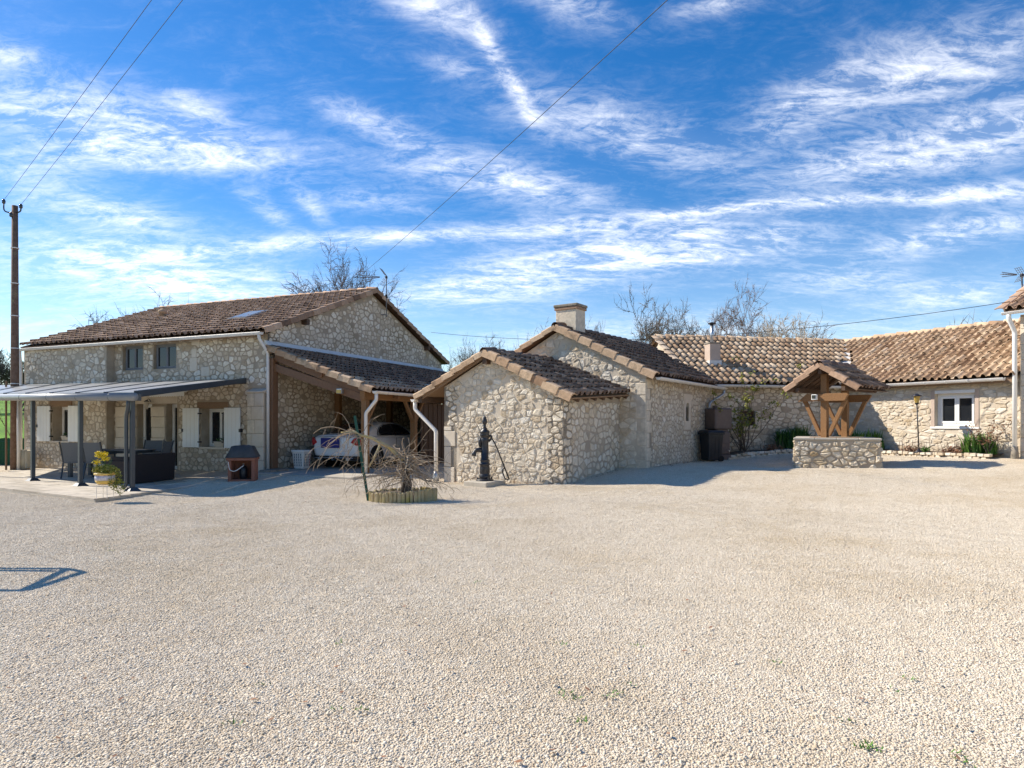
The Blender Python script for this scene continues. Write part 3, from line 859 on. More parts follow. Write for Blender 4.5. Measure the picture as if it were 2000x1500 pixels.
def shutter(th, w_, t0, t1, z0, z1, hinge, off=0.05):
    mb = wbox(w_, t0, t1, z0, z1, off, off + .035); n = 4
    o = th.part('shutter', mb, 'white_paint', bevel=0.005)
    wl = (t1 - t0) / n
    for k in range(1, n):
        mb = wbox(w_, t0 + wl * k - .004, t0 + wl * k + .004, z0 + .01, z1 - .01, off + .035, off + .0375)
        th.part('groove', mb, 'pvc', o)
    for zz in (z0 + (z1 - z0) * .14, z0 + (z1 - z0) * .86):
        mb = wbox(w_, hinge - .02, hinge + .06, zz - .02, zz + .02, 0.0, off + .04); th.part('hinge', mb, 'iron', o)
    zz = (z0 + z1) / 2 - .08; far = t1 if abs(hinge - t0) < abs(hinge - t1) else t0
    mb = wbox(w_, far - .03, far + .03, zz - .05, zz + .05, 0.0, off + .055); th.part('catch', mb, 'iron', o)
    return o


def rect_poly(t0, t1, z0, z1): return [(t0, z0), (t1, z0), (t1, z1), (t0, z1)]


def quoins(th, w_, wo, t, z0, z1, side, wid=(0.32, 0.52), h=0.34, m='ashlar', proud=0.02, seed=1, depth_wall=None):
    """squared corner stones; side=+1 grows along the wall"""
    rnd = random.Random(seed); z = z0; k = 0
    while z < z1 - .08:
        hh = min(h * rnd.uniform(.8, 1.25), z1 - z); L = wid[k % 2] * rnd.uniform(.85, 1.15)
        a, b = (t, t + L) if side > 0 else (t - L, t)
        mb = wbox(w_, a + .006, b - .006, z + .006, z + hh - .006, -.06, proud * rnd.uniform(.5, 1.2))
        th.part('quoin', mb, m, wo, bevel=0.012)
        z += hh; k += 1


# ------------------------------------------------------------------ house
HA = V(-.928, .373, 0).normalized(); HB = V(.373, .928, 0).normalized(); HC = V(-7.26, 19.5, 0)
LH, DH = 10.7, 10.9
house = Thing('stone_farmhouse', HC + HA * 5 + HB * 5, 'two-storey rubble-stone farmhouse with brown tiled roof behind the dark pergola', 'house')
fac = Wall(HC, HA, -HB); gab = Wall(HC, HB, -HA)
STEP = 0.28
facL = Wall(HC - HB * STEP, HA, -HB)
tL = fac.t(223)                       # right-hand part of the facade ends where the left block steps forward
tL2 = facL.t(208)
ZE = 4.05
uw = []
for (u0, v0, u1, v1) in ((240, 668, 279, 722), (300, 664, 344, 719)):
    ta, za = fac.uv(u1, v1); tb, zb = fac.uv(u0, v0); uw.append((ta, tb, za, min(zb, 3.92)))
d1 = (fac.t(297), fac.t(268), -0.12, fac.uv(282, 789)[1]); d2 = (fac.t(346), fac.t(325), -0.12, fac.uv(335, 789)[1])
lw = (fac.t(440), fac.t(393), fac.uv(415, 873)[1], fac.uv(415, 798)[1])
lwl = (facL.t(136), facL.t(103), facL.uv(120, 861)[1], facL.uv(120, 794)[1])
holesR = [*uw, d1, d2, lw]
wR = house.part('facade_wall', wall_mb(fac, (0.0, tL + .3, -.6, ZE), .45, holesR), 'mortar_grey')
wL = house.part('facade_wall', wall_mb(facL, (tL2, LH, -.6, ZE), .45, [lwl]), 'mortar')
slope = 0.39
RZ = 4.2 + slope * DH / 2
wG = house.part('gable_wall', wall_mb(gab, [(.455, -.6), (DH, -.6), (DH, 4.05), (DH / 2, RZ - .13), (.455, 4.05 + .17)], .45), 'mortar_grey')
mb = MB()                              # rear and far end walls
mb.prism([HC + HB * DH + UP * -.6, HC + HB * DH + HA * LH + UP * -.6, HC + HB * DH + HA * LH + UP * 4.05, HC + HB * DH + UP * 4.05], -HB * .4)
house.part('rear_wall', mb, 'mortar')
wE = Wall(HC + HA * LH, HB, HA)
house.part('end_wall', wall_mb(wE, [(.455 - STEP, -.6), (DH, -.6), (DH, 4.05), (DH / 2, RZ - .13), (.455, 4.2)], .4), 'mortar')
mb = MB(); mb.hexa([facL.at(tL2 + .002, -.6, -.02), fac.at(tL + .31, -.6, -.2), fac.at(tL + .31, -.6, -.3), facL.at(tL2 + .002, -.6, -.5),
                    facL.at(tL2 + .002, ZE, -.02), fac.at(tL + .31, ZE, -.2), fac.at(tL + .31, ZE, -.3), facL.at(tL2 + .002, ZE, -.5)])
stR = rubble(rect_poly(.02, tL, -.15, ZE), [*[(h[0] - .02, h[1] + .02, h[2] - .02, h[3] + .02) for h in holesR],
             (d2[0] - .05, d1[1] + .12, -.2, d1[3] + .30), (lw[0] - .15, lw[1] + .15, lw[3], lw[3] + .24), (-.1, .62, -.2, 2.5)], .135, 1.25, .011, .25)
stL = rubble(rect_poly(tL2 + .02, LH - .05, -.15, ZE), [(lwl[0] - .02, lwl[1] + .02, lwl[2] - .02, lwl[3] + .02), (lwl[0] - .2, lwl[1] + .2, lwl[3], lwl[3] + .22)], .135, 1.25, .011, .25)
gp = [(.0, -.15), (DH, -.15), (DH, 4.0), (DH / 2, RZ - .2), (.0, 4.12)]
stG = rubble(gp, [], .138, 1.3, .013, .26)
# corner return so the two walls meet
cornr = Wall(HC, HB, -HA); house.part('gable_wall', wall_mb(cornr, [(.0, -.6), (.45, -.6), (.45, 4.22), (0, 4.05)], .02), 'mortar_grey')
lay_stones(house, [(fac, wR, stR, .014), (facL, wL, stL, .014), (gab, wG, stG, .012)], 'stone')
# timber lintels
for w_, h in ((fac, lw), (facL, lwl)):
    house.part('lintel', wbox(w_, h[0] - .13, h[1] + .13, h[3] + .003, h[3] + .2, -.2, .03), 'wood_old', bevel=.01)
house.part('lintel', wbox(fac, d2[0] - .05, d1[1] + .1, d1[3] + .003, d1[3] + .26, -.2, .035), 'ashlar', bevel=.01)
# ashlar pillar between the glazed doors and beside them
z = -.12; k = 0
for a, b in ((d2[1] + .02, d1[0] - .02), (d1[1] + .02, d1[1] + .95)):
    z = -.12
    while z < d1[3] - .1:
        hh = .34
        house.part('block', wbox(fac, a, b, z + .005, min(z + hh, d1[3]) - .005, -.1, .05 + .01 * (k % 3)), 'ashlar', wR, bevel=.012); z += hh; k += 1
for h in uw: window(house, fac, *h, recess=.10, m='frame_grey', glass='glass_dark', leaves=2, fw=.05)
for h in (lw, lwl):
    w_ = fac if h is lw else facL
    window(house, w_, *h, recess=.32, leaves=2, fw=.06)
    house.part('sill', wbox(w_, h[0] - .05, h[1] + .05, h[2] - .07, h[2] - .003, -.3, .06), 'ashlar', bevel=.01)
for h in (d1, d2):
    window(house, fac, *h, recess=.22, leaves=1, fw=.065, name='door', handle=1)
shutter(house, fac, lw[0] - .66, lw[0] - .03, lw[2] - .02, lw[3] + .02, lw[0])
shutter(house, fac, lw[1] + .03, lw[1] + .70, lw[2] - .02, lw[3] + .02, lw[1])
shutter(house, facL, lwl[0] - .66, lwl[0] - .03, lwl[2] - .02, lwl[3] + .02, lwl[0])
shutter(house, facL, lwl[1] + .03, lwl[1] + .70, lwl[2] - .02, lwl[3] + .02, lwl[1])
# corner pier
pier = wbox(fac, -.02, .58, -.5, 2.28, 0, .22)
pr = house.part('pier', pier, 'mortar')
pw = Wall(HC - HB * .22, HA, -HB)
for k, zz in enumerate(np.arange(-.12, 2.2, .40)):
    house.part('block', wbox(pw, -.025, .30 if k % 2 else .42, zz, zz + .385, -.05, .02), 'ashlar', pr, bevel=.02)
    house.part('block', wbox(pw, .315 if k % 2 else .435, .585, zz, zz + .385, -.05, .014), 'stone_cream', pr, bevel=.02)
house.part('pier_cap', MB().hexa([fac.at(-.04, 2.28, 0), fac.at(.60, 2.28, 0), fac.at(.60, 2.28, .26), fac.at(-.04, 2.28, .26),
                                  fac.at(-.04, 2.42, 0), fac.at(.60, 2.42, 0), fac.at(.60, 2.32, .26), fac.at(-.04, 2.32, .26)]), 'ashlar', pr, bevel=.01)
# squared stones in the upper wall
for (u, v, wd, ht) in ((383, 665, .34, .28), (380, 690, .2, .28), (379, 712, .3, .42), (402, 726, .34, .3)):
    t_, z_ = fac.uv(u, v); house.part('block', wbox(fac, t_ - wd / 2, t_ + wd / 2, z_ - ht / 2, z_ + ht / 2, -.05, .035), 'ashlar', wR, bevel=.02)
# string course left of the step
house.part('ledge', wbox(facL, tL2, LH - .1, 2.62, 2.68, -.02, .05), 'ashlar')
# roof
def hp(t, y, z): return HC + HA * t + HB * y + UP * z
ov = .32
e0, e1 = hp(-.2, -ov - STEP, 4.2 - slope * (ov + STEP) + .08), hp(LH + .15, -ov - STEP, 4.2 - slope * (ov + STEP) + .08)
e0, e1 = hp(-.2, -ov, 4.2 - slope * ov), hp(LH + .15, -ov, 4.2 - slope * ov)
r0, r1 = hp(-.2, DH / 2, RZ), hp(LH + .15, DH / 2, RZ)
k0, k1 = hp(-.2, DH + ov, 4.2 - slope * ov), hp(LH + .15, DH + ov, 4.2 - slope * ov)
roof = house.part('roof', slab(e0, e1, r0, r1), 'wood_dark')
house.part('roof_boards', slab(k0, k1, r0, r1), 'wood_dark', roof)
rf = Roof(house, roof, 'tile_brown', 3, .5, .26)
rf.patch(e0, e1, r0, r1, wid=.235, exp=.36)
rf.patch(k0, k1, r0, r1, wid=.235, exp=.36)
rf.run('ridge', lambda: barrel_geo(rf.rnd), r1 + UP * .04, r0 + UP * .04, UP, .40, .1)
rf.run('verge', lambda: verge_geo(rf.rnd, side=1), e0, r0, UP, .38)
rf.run('verge2', lambda: verge_geo(rf.rnd, side=-1), k0, r0, UP, .38)
rf.done(300)
for yy in (1.55, 9.4):                    # purlin ends under the verge
    z_ = 4.2 + slope * min(yy, DH - yy) - .2
    house.part('purlin', MB().bar(hp(.2, yy, z_), hp(-.22, yy, z_), .14, .17), 'wood_dark')
# skylight, vent tile
nrm = (r0 - e0).cross(e1 - e0).normalized(); nrm = nrm if nrm.z > 0 else -nrm
def onroof(u, v):
    d = V((u - 1000) / F, 1, (HZ - v) / F); o = V(0, 0, CAMZ); k = (e0 - o).dot(nrm) / d.dot(nrm); return o + d * k
sl = onroof(487, 622); upv = (r0 - e0).normalized(); sx_ = (e1 - e0).normalized()
mb = MB().box(sl + nrm * .10, (.82, 1.1, .10), sx_, upv, nrm); sk = house.part('skylight', mb, 'frame_grey', roof, bevel=.01)
house.part('pane', MB().box(sl + nrm * .155, (.68, .95, .012), sx_, upv, nrm), 'glass_grey', sk)
vt = onroof(317, 623); house.part('vent', MB().lathe([(.13, 0), (.11, .16), (.16, .20), (.15, .26), (.05, .34)], vt + UP * .05, 10), 'tile_pink', roof, smooth=True)
gutter(house, hp(-.12, -ov - .07, 4.03), hp(LH + .12, -ov - .07, 3.99), .075, 'zinc', brackets=22)
mb = MB().tube(rounded([hp(-.02, -ov - .07, 3.98), hp(-.02, -ov - .07, 3.86), hp(-.09, -.1, 3.45), hp(-.09, -.1, 3.2), hp(-.09, -.1, -.05)]), .045, 10)
house.part('downpipe', mb, 'zinc', smooth=True)
mb = MB().tube(rounded([hp(LH + .05, -ov - .07, 3.95), hp(LH + .05, -ov - .07, 3.8), hp(LH + .08, -STEP - .06, 3.4), hp(LH + .08, -STEP - .06, -.2)]), .045, 10)
house.part('downpipe', mb, 'zinc', smooth=True)
house.part('fascia', MB().hexa([hp(-.1, -ov + .01, 3.93), hp(LH + .1, -ov + .01, 3.93), hp(LH + .1, -ov + .04, 3.93), hp(-.1, -ov + .04, 3.93),
                                hp(-.1, -ov + .01, 4.07), hp(LH + .1, -ov + .01, 4.07), hp(LH + .1, -ov + .04, 4.07), hp(-.1, -ov + .04, 4.07)]), 'wood_old')
# wall lantern by the doors and small round ornament
lt = fac.uv(297, 791)
wl_ = Thing('wall_lantern', fac.at(lt[0], lt[1] - .3, .1), 'black wall lantern on the stone pillar between the glazed doors', 'lantern')
c_ = fac.at(lt[0], lt[1], .2)
wl_.part('bracket', MB().tube(rounded([fac.at(lt[0], lt[1] + .1, .05), fac.at(lt[0], lt[1] + .22, .12), fac.at(lt[0], lt[1] + .12, .2)]), .012, 6), 'iron')
wl_.part('shade', MB().lathe([(.10, .10), (.02, .16)], c_, 6), 'iron')
wl_.part('globe', MB().lathe([(.04, -.14), (.085, .10)], c_, 6), 'pot_stone')
rt = facL.uv(216, 813)

# ------------------------------------------------------------------ carport
def cp(y, s, z): return HC + HB * y - HA * s + UP * z
car_port = Thing('timber_carport', cp(5, 2, 0), 'timber carport with dark tiled lean-to roof against the farmhouse gable', 'carport')
CS, CZ0 = .365, 3.63
def cz(s): return CZ0 - CS * s
ce0, ce1 = cp(-.15, 3.7, cz(3.7)), cp(10.9, 3.7, cz(3.7)); cr0, cr1 = cp(-.15, .05, cz(.05)), cp(10.9, .05, cz(.05))
croof = car_port.part('roof', slab(ce0, ce1, cr0, cr1), 'wood_dark')
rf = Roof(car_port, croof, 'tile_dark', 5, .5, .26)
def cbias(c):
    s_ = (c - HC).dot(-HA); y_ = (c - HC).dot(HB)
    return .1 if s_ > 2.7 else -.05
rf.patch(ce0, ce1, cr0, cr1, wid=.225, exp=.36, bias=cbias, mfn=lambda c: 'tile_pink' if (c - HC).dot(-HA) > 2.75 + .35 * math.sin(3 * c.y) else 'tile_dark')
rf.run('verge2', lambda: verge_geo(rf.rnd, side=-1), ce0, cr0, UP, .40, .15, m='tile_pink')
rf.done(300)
car_port.part('flashing', MB().hexa([cp(-.15, .0, cz(0) + .08), cp(10.9, .0, cz(0) + .08), cp(10.9, .16, cz(.16) + .11), cp(-.15, .16, cz(.16) + .11),
                                     cp(-.15, .0, cz(0) + .2), cp(10.9, .0, cz(0) + .2), cp(10.9, .03, cz(0) + .2), cp(-.15, .03, cz(0) + .2)]), 'zinc')
for y in (.1, 2.75, 5.4, 8.05, 10.6):
    p = cp(y, 3.36, 0); zb = gz(p.x, p.y) - .1
    o = car_port.part('post', MB().box(p + UP * (zb + 2.04) / 2, (.17, .17, 2.04 - zb), HB, -HA), 'wood_warm', bevel=.01)
    for sg in (-1, 1):
        if not (y + sg * .5 < 0 or y + sg * .5 > 10.8):
            car_port.part('brace', MB().bar(cp(y + sg * .07, 3.36, 1.42), cp(y + sg * .55, 3.36, 2.07), .08, .10, -HA), 'wood_warm', o, bevel=.006)
for y in (.06, 3.2, 6.4, 9.6):
    p = cp(y, .13, 0)
    car_port.part('post', MB().box(p + UP * 1.55, (.16 if y > 1 else .22, .2, 3.5), HB, -HA), 'wood' if y < 1 else 'wood_warm', bevel=.01)
car_port.part('eave_beam', MB().bar(cp(-.05, 3.36, 2.16), cp(10.8, 3.36, 2.16), .16, .24), 'wood_warm', bevel=.01)
for y in (.1, 1.45, 2.8, 4.1, 5.4, 6.8, 8.1, 9.4, 10.7):
    car_port.part('rafter', MB().bar(cp(y, .2, cz(.2) - .19), cp(y, 3.3 if y < 1 else 3.62, cz(3.3 if y < 1 else 3.62) - .16), .10, .16 if y > 1 else .24), 'wood', bevel=.008)
car_port.part('tie_beam', MB().bar(cp(.1, .2, cz(.2) - .52), cp(.1, 3.30, cz(3.3) - .34), .14, .22), 'wood', bevel=.01)
car_port.part('plate', MB().bar(cp(.0, 1.9, cz(1.9) - .16), cp(10.8, 1.9, cz(1.9) - .16), .12, .16), 'wood', bevel=.008)
gutter(car_port, cp(-.12, 3.80, cz(3.7) - .02), cp(10.9, 3.80, cz(3.7) - .05), .07, 'pvc', brackets=9)
car_port.part('downpipe', MB().tube(rounded([cp(-.02, 3.80, cz(3.7) - .06), cp(-.02, 3.80, cz(3.7) - .26), cp(-.02, 3.46, cz(3.7) - .62), cp(-.02, 3.46, cz(3.7) - .8), cp(-.02, 3.46, -.08)], .05), .048, 10), 'pvc', smooth=True)
bk = MB()
for k in range(22):                        # boarded rear end
    car_port.part('board', MB().box(cp(10.82, .10 + k * .155 + .07, (cz(k * .155 + .1) - .15) / 2), (.03, .145, cz(k * .155 + .1) - .15), HB, -HA), 'wood_dark')
for k in range(49):  # dark boards added along the far side to stand in for deep shade
    car_port.part('board', MB().box(cp(3.2 + k * .155 + .07, 3.36 + .02 * (k % 2), 1.0), (.145, .03, 2.05), HB, -HA), 'wood_dark')
fl = Thing('floodlight', cp(-.05, 2.62, 2.2), 'small brass-yellow floodlight fixed to the carport beam', 'floodlight')
fl.part('housing', MB().box(cp(-.06, 2.62, 2.28), (.10, .18, .14), HB, -HA), 'steel', bevel=.01)
fl.part('lens', MB().box(cp(-.115, 2.62, 2.27), (.012, .15, .10), HB, -HA), 'lamp_amber')

# slab under the carport
mb = MB()
sp = [cp(-1.0, .1, 0), cp(-1.25, 3.9, 0), cp(11, 3.9, 0), cp(11, -.3, 0), cp(.0, -.05, 0)]
mb.prism([V(p.x, p.y, -.45) for p in sp], UP * .435)
single('carport_slab', mb, 'concrete', kind='structure', bevel=.015)

# ------------------------------------------------------------------ shed
SD = V(.571, .821, 0).normalized(); SN = V(-.821, .571, 0).normalized(); SA = V(1.14, 14.57, 0)
def sp_(s, q, z): return SA + SN * s + SD * q + UP * z
shed = Thing('stone_shed', sp_(1.7, 1.4, 0), 'small gabled stone shed with brown tiles behind the black hand pump', 'shed')
sf = Wall(SA, SN, -SD); ss = Wall(SA, SD, -SN)
SWID, SLEN, SRS, SRZ = 3.47, 2.86, 2.07, 3.06
sz = lambda s: SRZ - .48 * abs(s - SRS)
front_poly = [(0, -.5), (SWID, -.5), (SWID, sz(SWID) - .1), (SRS, SRZ - .1), (0, sz(0) - .1)]
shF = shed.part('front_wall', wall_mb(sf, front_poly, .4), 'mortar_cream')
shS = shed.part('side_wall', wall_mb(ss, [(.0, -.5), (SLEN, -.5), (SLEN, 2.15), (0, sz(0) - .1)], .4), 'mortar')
shed.part('side_wall', wall_mb(Wall(SA + SN * SWID, SD, SN), [(.0, -.5), (SLEN, -.5), (SLEN, sz(SWID) - .1), (0, sz(SWID) - .1)], .4), 'mortar')
fp2 = [(-.012, -.1), (SWID - .05, -.1), (SWID - .05, sz(SWID) - .12), (SRS, SRZ - .14), (-.012, sz(0) - .12)]
st1 = rubble(fp2, [(SWID - .42, SWID + .1, -.3, 1.25)], .118, 1.4, .008, .25)
st2 = rubble(rect_poly(-.01, SLEN, -.05, 1.9), [], .145, 1.2, .014, .22)
lay_stones(shed, [(sf, shF, st1, .024), (ss, shS, st2, .014)], 'stone_cream', 300)
quoins(shed, sf, shF, SWID, -.15, 1.3, -1, (.34, .22), .48, proud=.03, seed=3)
FO = -.2
er0, er1 = sp_(-.28, FO, 1.93), sp_(-.28, SLEN, 2.11); rr0, rr1 = sp_(SRS, FO, SRZ), sp_(SRS, SLEN, SRZ)
el0, el1 = sp_(4.27, FO, 2.02), sp_(4.27, SLEN, 2.02)
sroof = shed.part('roof', slab(er0, er1, rr0, rr1, .035), 'wood_old')
shed.part('roof_boards', slab(el0, el1, rr0, rr1, .035), 'wood_old', sroof)
rf = Roof(shed, sroof, 'tile_brown', 8, .42, .26)
rf.patch(er0, er1, rr0, rr1, wid=.215, exp=.33, bias=lambda c: -.1)
rf.patch(el0, el1, rr0, rr1, wid=.215, exp=.33)
rf.run('verge', lambda: verge_geo(rf.rnd, side=-1, wt_=.22, hs_=.17), er0, rr0, UP, .37, .12, m='tile_pink')
rf.run('verge2', lambda: verge_geo(rf.rnd, side=1, wt_=.22, hs_=.13), el0, rr0, UP, .37, .15, m='tile_pink')
rf.run('ridge', lambda: barrel_geo(rf.rnd), rr1 + UP * .04, rr0 + UP * .04, UP, .38, -.2)
rf.done(300)
for k, (s_, z_) in enumerate(((4.15, 2.0), (SRS, SRZ - .17))):       # purlins showing at the gable
    q1 = SLEN - .1
    shed.part('purlin', MB().bar(sp_(s_, -.17, z_ - .02), sp_(s_, q1, z_ - .02 + (.16 if k == 2 else 0)), .13, .15), 'wood_dark')
for q in np.arange(.25, SLEN, .42):                  # rafter tails at the right-hand eave
    shed.part('rafter_tail', MB().bar(sp_(.3, q, 2.14 + .05 * q), sp_(-.25, q, 1.875 + .06 * q), .08, .08), 'wood_dark')
shed.part('bargeboard', MB().bar(sp_(4.24, -.13, 1.99), sp_(SRS, -.13, SRZ - .05), .03, .11), 'wood_old')
gutter(shed, sp_(4.36, -.22, 1.99), sp_(4.36, SLEN, 1.97), .065, 'pvc', brackets=4)
shed.part('downpipe', MB().tube(rounded([sp_(4.36, -.12, 1.94), sp_(4.36, -.12, 1.74), sp_(3.66, -.1, 1.18), sp_(3.66, -.1, 1.0), sp_(3.66, -.1, .12)], .05), .05, 10), 'pvc', smooth=True)
shed.part('drain_shoe', MB().lathe([(.05, .2), (.07, .14), (.09, .05), (.08, -.05)], sp_(3.66, -.1, -.03), 10), 'steel', smooth=True)

# ------------------------------------------------------------------ annexe with chimney
AR = V(3.38, 16.5, 0)
def ap(s, q, z): return AR + SN * s + SD * q + UP * z
ann = Thing('stone_outbuilding', ap(2.5, 2.7, .2), 'stone outbuilding with square chimney and dark tiled roof beside the bins', 'outbuilding')
AW, AL, AS, AZ, ASL = 5.16, 5.35, 2.58, 4.0, .51
az_ = lambda s: AZ - ASL * abs(s - AS)
af = Wall(AR, SN, -SD); asd = Wall(AR, SD, -SN)
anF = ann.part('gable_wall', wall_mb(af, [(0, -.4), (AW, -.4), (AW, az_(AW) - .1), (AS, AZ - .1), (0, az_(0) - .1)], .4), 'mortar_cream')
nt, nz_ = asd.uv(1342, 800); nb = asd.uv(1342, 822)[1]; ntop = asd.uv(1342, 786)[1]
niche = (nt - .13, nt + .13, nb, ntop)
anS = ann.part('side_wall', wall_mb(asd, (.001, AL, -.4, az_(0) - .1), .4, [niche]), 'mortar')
ann.part('side_wall', wall_mb(Wall(AR + SN * AW, SD, SN), [(.0, -.4), (AL, -.4), (AL, az_(AW) - .1), (0, az_(AW) - .1)], .4), 'mortar')
sA = rubble([(.02, .1), (AW - .05, .1), (AW - .05, az_(AW) - .14), (AS, AZ - .16), (.02, az_(0) - .14)], [(-.1, .24, 0, 2.4)], .15, 1.35, .008, .25)
sB = rubble(rect_poly(.03, AL - .02, .1, az_(0) - .12), [(niche[0] - .16, niche[1] + .16, niche[2] - .28, niche[3] + .3), (-.1, .27, 0, 2.6)], .115, 1.15, .012, .22)
lay_stones(ann, [(asd, anS, sB, .013), (af, anF, sA, .024)], 'stone_cream', 300)
quoins(ann, asd, anS, .0, .15, 2.5, 1, (.20, .34), .30, 'stone_cream', .014, seed=8)
quoins(ann, af, anF, .0, .15, 2.5, 1, (.30, .18), .30, 'stone_cream', .018, seed=9)
ar = MB()                                   # arched surround of the niche
for a, b, c, d in ((niche[0] - .15, niche[0], niche[2] - .02, niche[3] - .06), (niche[1], niche[1] + .15, niche[2] - .02, niche[3] - .06), (niche[0] - .13, niche[1] + .13, niche[2] - .26, niche[2] - .002)):
    ann.part('block', wbox(asd, a, b, c, d, -.1, .02), 'ashlar', anS, bevel=.015)
arch = []
for k in range(9):
    a = math.pi * k / 8; arch.append((nt + math.cos(a) * .13, niche[3] - .13 + math.sin(a) * .13))
pts = [(niche[1] + .17, niche[3] - .13)] + [(niche[1] + .17, niche[3] + .24), (niche[0] - .17, niche[3] + .24)] + [(niche[0] - .17, niche[3] - .13)] + arch[::-1]
ann.part('arch_stone', MB().prism([asd.at(x, y, .022) for x, y in pts], -asd.n * .16), 'ashlar', anS)
ann.part('niche_back', wbox(asd, niche[0] - .02, niche[1] + .02, niche[2] - .02, niche[3] + .05, -.3, -.24), 'mortar', anS)
EZ = az_(-.27)
x0, x1 = ap(-.27, -.18, EZ), ap(-.27, AL + .15, EZ); y0, y1 = ap(AS, -.18, AZ), ap(AS, AL + .9, AZ); w0, w1 = ap(AW + .27, -.18, EZ), ap(AW + .27, AL + .15, EZ)
aroof = ann.part('roof', slab(x0, x1, y0, y1, .035), 'wood_dark')
ann.part('roof_boards', slab(w0, w1, y0, y1, .035), 'wood_dark', aroof)
rf = Roof(ann, aroof, 'tile_dark', 12, .5, .22)
rf.patch(x0, x1, y0, y1, wid=.21, exp=.33)
rf.patch(w0, w1, y0, y1, wid=.21, exp=.33, bias=lambda c: .3)
rf.run('verge', lambda: verge_geo(rf.rnd, side=-1, wt_=.24, hs_=.17), x0, y0, UP, .40, .12, m='tile_pink')
rf.run('verge2', lambda: verge_geo(rf.rnd, side=1, wt_=.22, hs_=.13), w0, y0, UP, .40, .2, m='tile_pink')
rf.run('ridge', lambda: barrel_geo(rf.rnd, r=.12), y1 + UP * .04, y0 + UP * .04, UP, .40, -.25)
rf.done(300)
ch_c = ap(AS - .08, .55, 0)
chm = ann.part('chimney', MB().box(ch_c + UP * 4.05, (.66, .52, 1.0), -SN, SD), 'stone_cream', bevel=.02)
ann.part('chimney_band', MB().box(ch_c + UP * 4.56, (.72, .58, .07), -SN, SD), 'tile_brown', chm, bevel=.01)
ann.part('chimney_cap', MB().box(ch_c + UP * 4.64, (.76, .62, .08), -SN, SD), 'concrete_dark', chm, bevel=.02)
gutter(ann, ap(-.36, -.1, EZ - .03), ap(-.36, AL + .05, EZ - .06), .065, 'pvc', brackets=9)
gp_ = ap(-.36, AL - .05, 0)
ann.part('downpipe', MB().tube(rounded([ap(-.36, AL - .12, EZ - .1), ap(-.36, AL - .12, EZ - .25), ap(-.1, AL - .75, 2.0), ap(-.12, AL - .8, 1.78)], .09, 5), .042, 10), 'steel', smooth=True)

# ------------------------------------------------------------------ long barn (two wings in an L)
BB = V(11.1, 21.7, 0); BLd = V(.982, .19, 0).normalized(); BLb = V(-.19, .982, 0).normalized()
BRd = V(.473, -.881, 0).normalized(); BRb = V(.881, .473, 0).normalized()
HS, BEZ, BSL, BO = 2.85, 2.74, .585, .28
LBL, LBR = 5.35, 4.98
barnL = Thing('stone_barn', BB - BLd * 2.6 + BLb * 1.5 + UP * .4, 'low stone barn in shade with flue pipe and pinkish tile roof behind the shrub', 'barn')
barnR = Thing('stone_barn', BB + BRd * 2.6 + BRb * 1.5 + UP * .4, 'sunlit low stone barn wing with white window behind the garden lamp', 'barn')
bw = Wall(BB - BLd * LBL, BLd, -BLb); bq = Wall(BB, BRd, -BRb)
sw = bw.uv(1449, 831); sw2 = bw.uv(1474, 803)
hole_s = (sw[0], sw2[0], sw[1], sw2[1])
bLw = barnL.part('wall', wall_mb(bw, (0, LBL, -.2, BEZ - .03), .4, [hole_s]), 'mortar_grey')
wa = bq.uv(1826, 832); wb = bq.uv(1904, 767)
hole_w = (wa[0], wb[0], wa[1], wb[1])
bRw = barnR.part('wall', wall_mb(bq, (.0, LBR, -.2, BEZ - .03), .4, [hole_w]), 'mortar_cream')
s1 = rubble(rect_poly(.05, LBL, .45, BEZ - .05), [(hole_s[0] - .1, hole_s[1] + .22, hole_s[2] - .22, hole_s[3] + .12)], .115, 1.9, .010, .2)
lay_stones(barnL, [(bw, bLw, s1, .016)], 'stone', 300)
s2 = rubble(rect_poly(.05, LBR, .45, BEZ - .05), [(hole_w[0] - .12, hole_w[1] + .12, hole_w[2] - .1, hole_w[3] + .12)], .105, 2.2, .008, .2)
lay_stones(barnR, [(bq, bRw, s2, .022)], 'stone_cream', 300)
barnL.part('end_wall', wall_mb(Wall(bw.o, BLb, -BLd), [(.4, 0), (2 * HS, 0), (2 * HS, BEZ), (HS, BEZ + HS * BSL - .1), (.4, BEZ + .2)], .3), 'mortar_cream')
window(barnL, bw, *hole_s, recess=.12, leaves=1, fw=.05, m='wood_dark', glass='glass_grey', bars=2)
barnL.part('sill', wbox(bw, hole_s[0] - .06, hole_s[1] + .16, hole_s[2] - .16, hole_s[2] - .004, -.2, .035), 'ashlar', bevel=.01)
barnL.part('jamb', wbox(bw, hole_s[1] + .004, hole_s[1] + .19, hole_s[2], hole_s[3], -.2, .03), 'ashlar', bevel=.01)
window(barnR, bq, *hole_w, recess=.14, leaves=2, fw=.08)
for a, b, c, d in ((hole_w[0] - .11, hole_w[0] - .003, hole_w[2] - .02, hole_w[3] + .1), (hole_w[1] + .003, hole_w[1] + .11, hole_w[2] - .02, hole_w[3] + .1)):
    barnR.part('jamb', wbox(bq, a, b, c, d, -.13, .015), 'plaster_pink', bevel=.008)
barnR.part('lintel', wbox(bq, hole_w[0] - .003, hole_w[1] + .003, hole_w[3] + .003, hole_w[3] + .1, -.13, .012), 'white_paint', bevel=.008)
barnR.part('sill', wbox(bq, hole_w[0] - .12, hole_w[1] + .12, hole_w[2] - .08, hole_w[2] - .022, -.13, .04), 'white_paint', bevel=.008)
ez = BEZ + .02 - BO * BSL
Zr = BEZ + .02 + HS * BSL
J = V(12.62, 24.9, 0)
va = J - V(BB.x, BB.y, 0)
side = lambda c: va.x * (c.y - BB.y) - va.y * (c.x - BB.x)
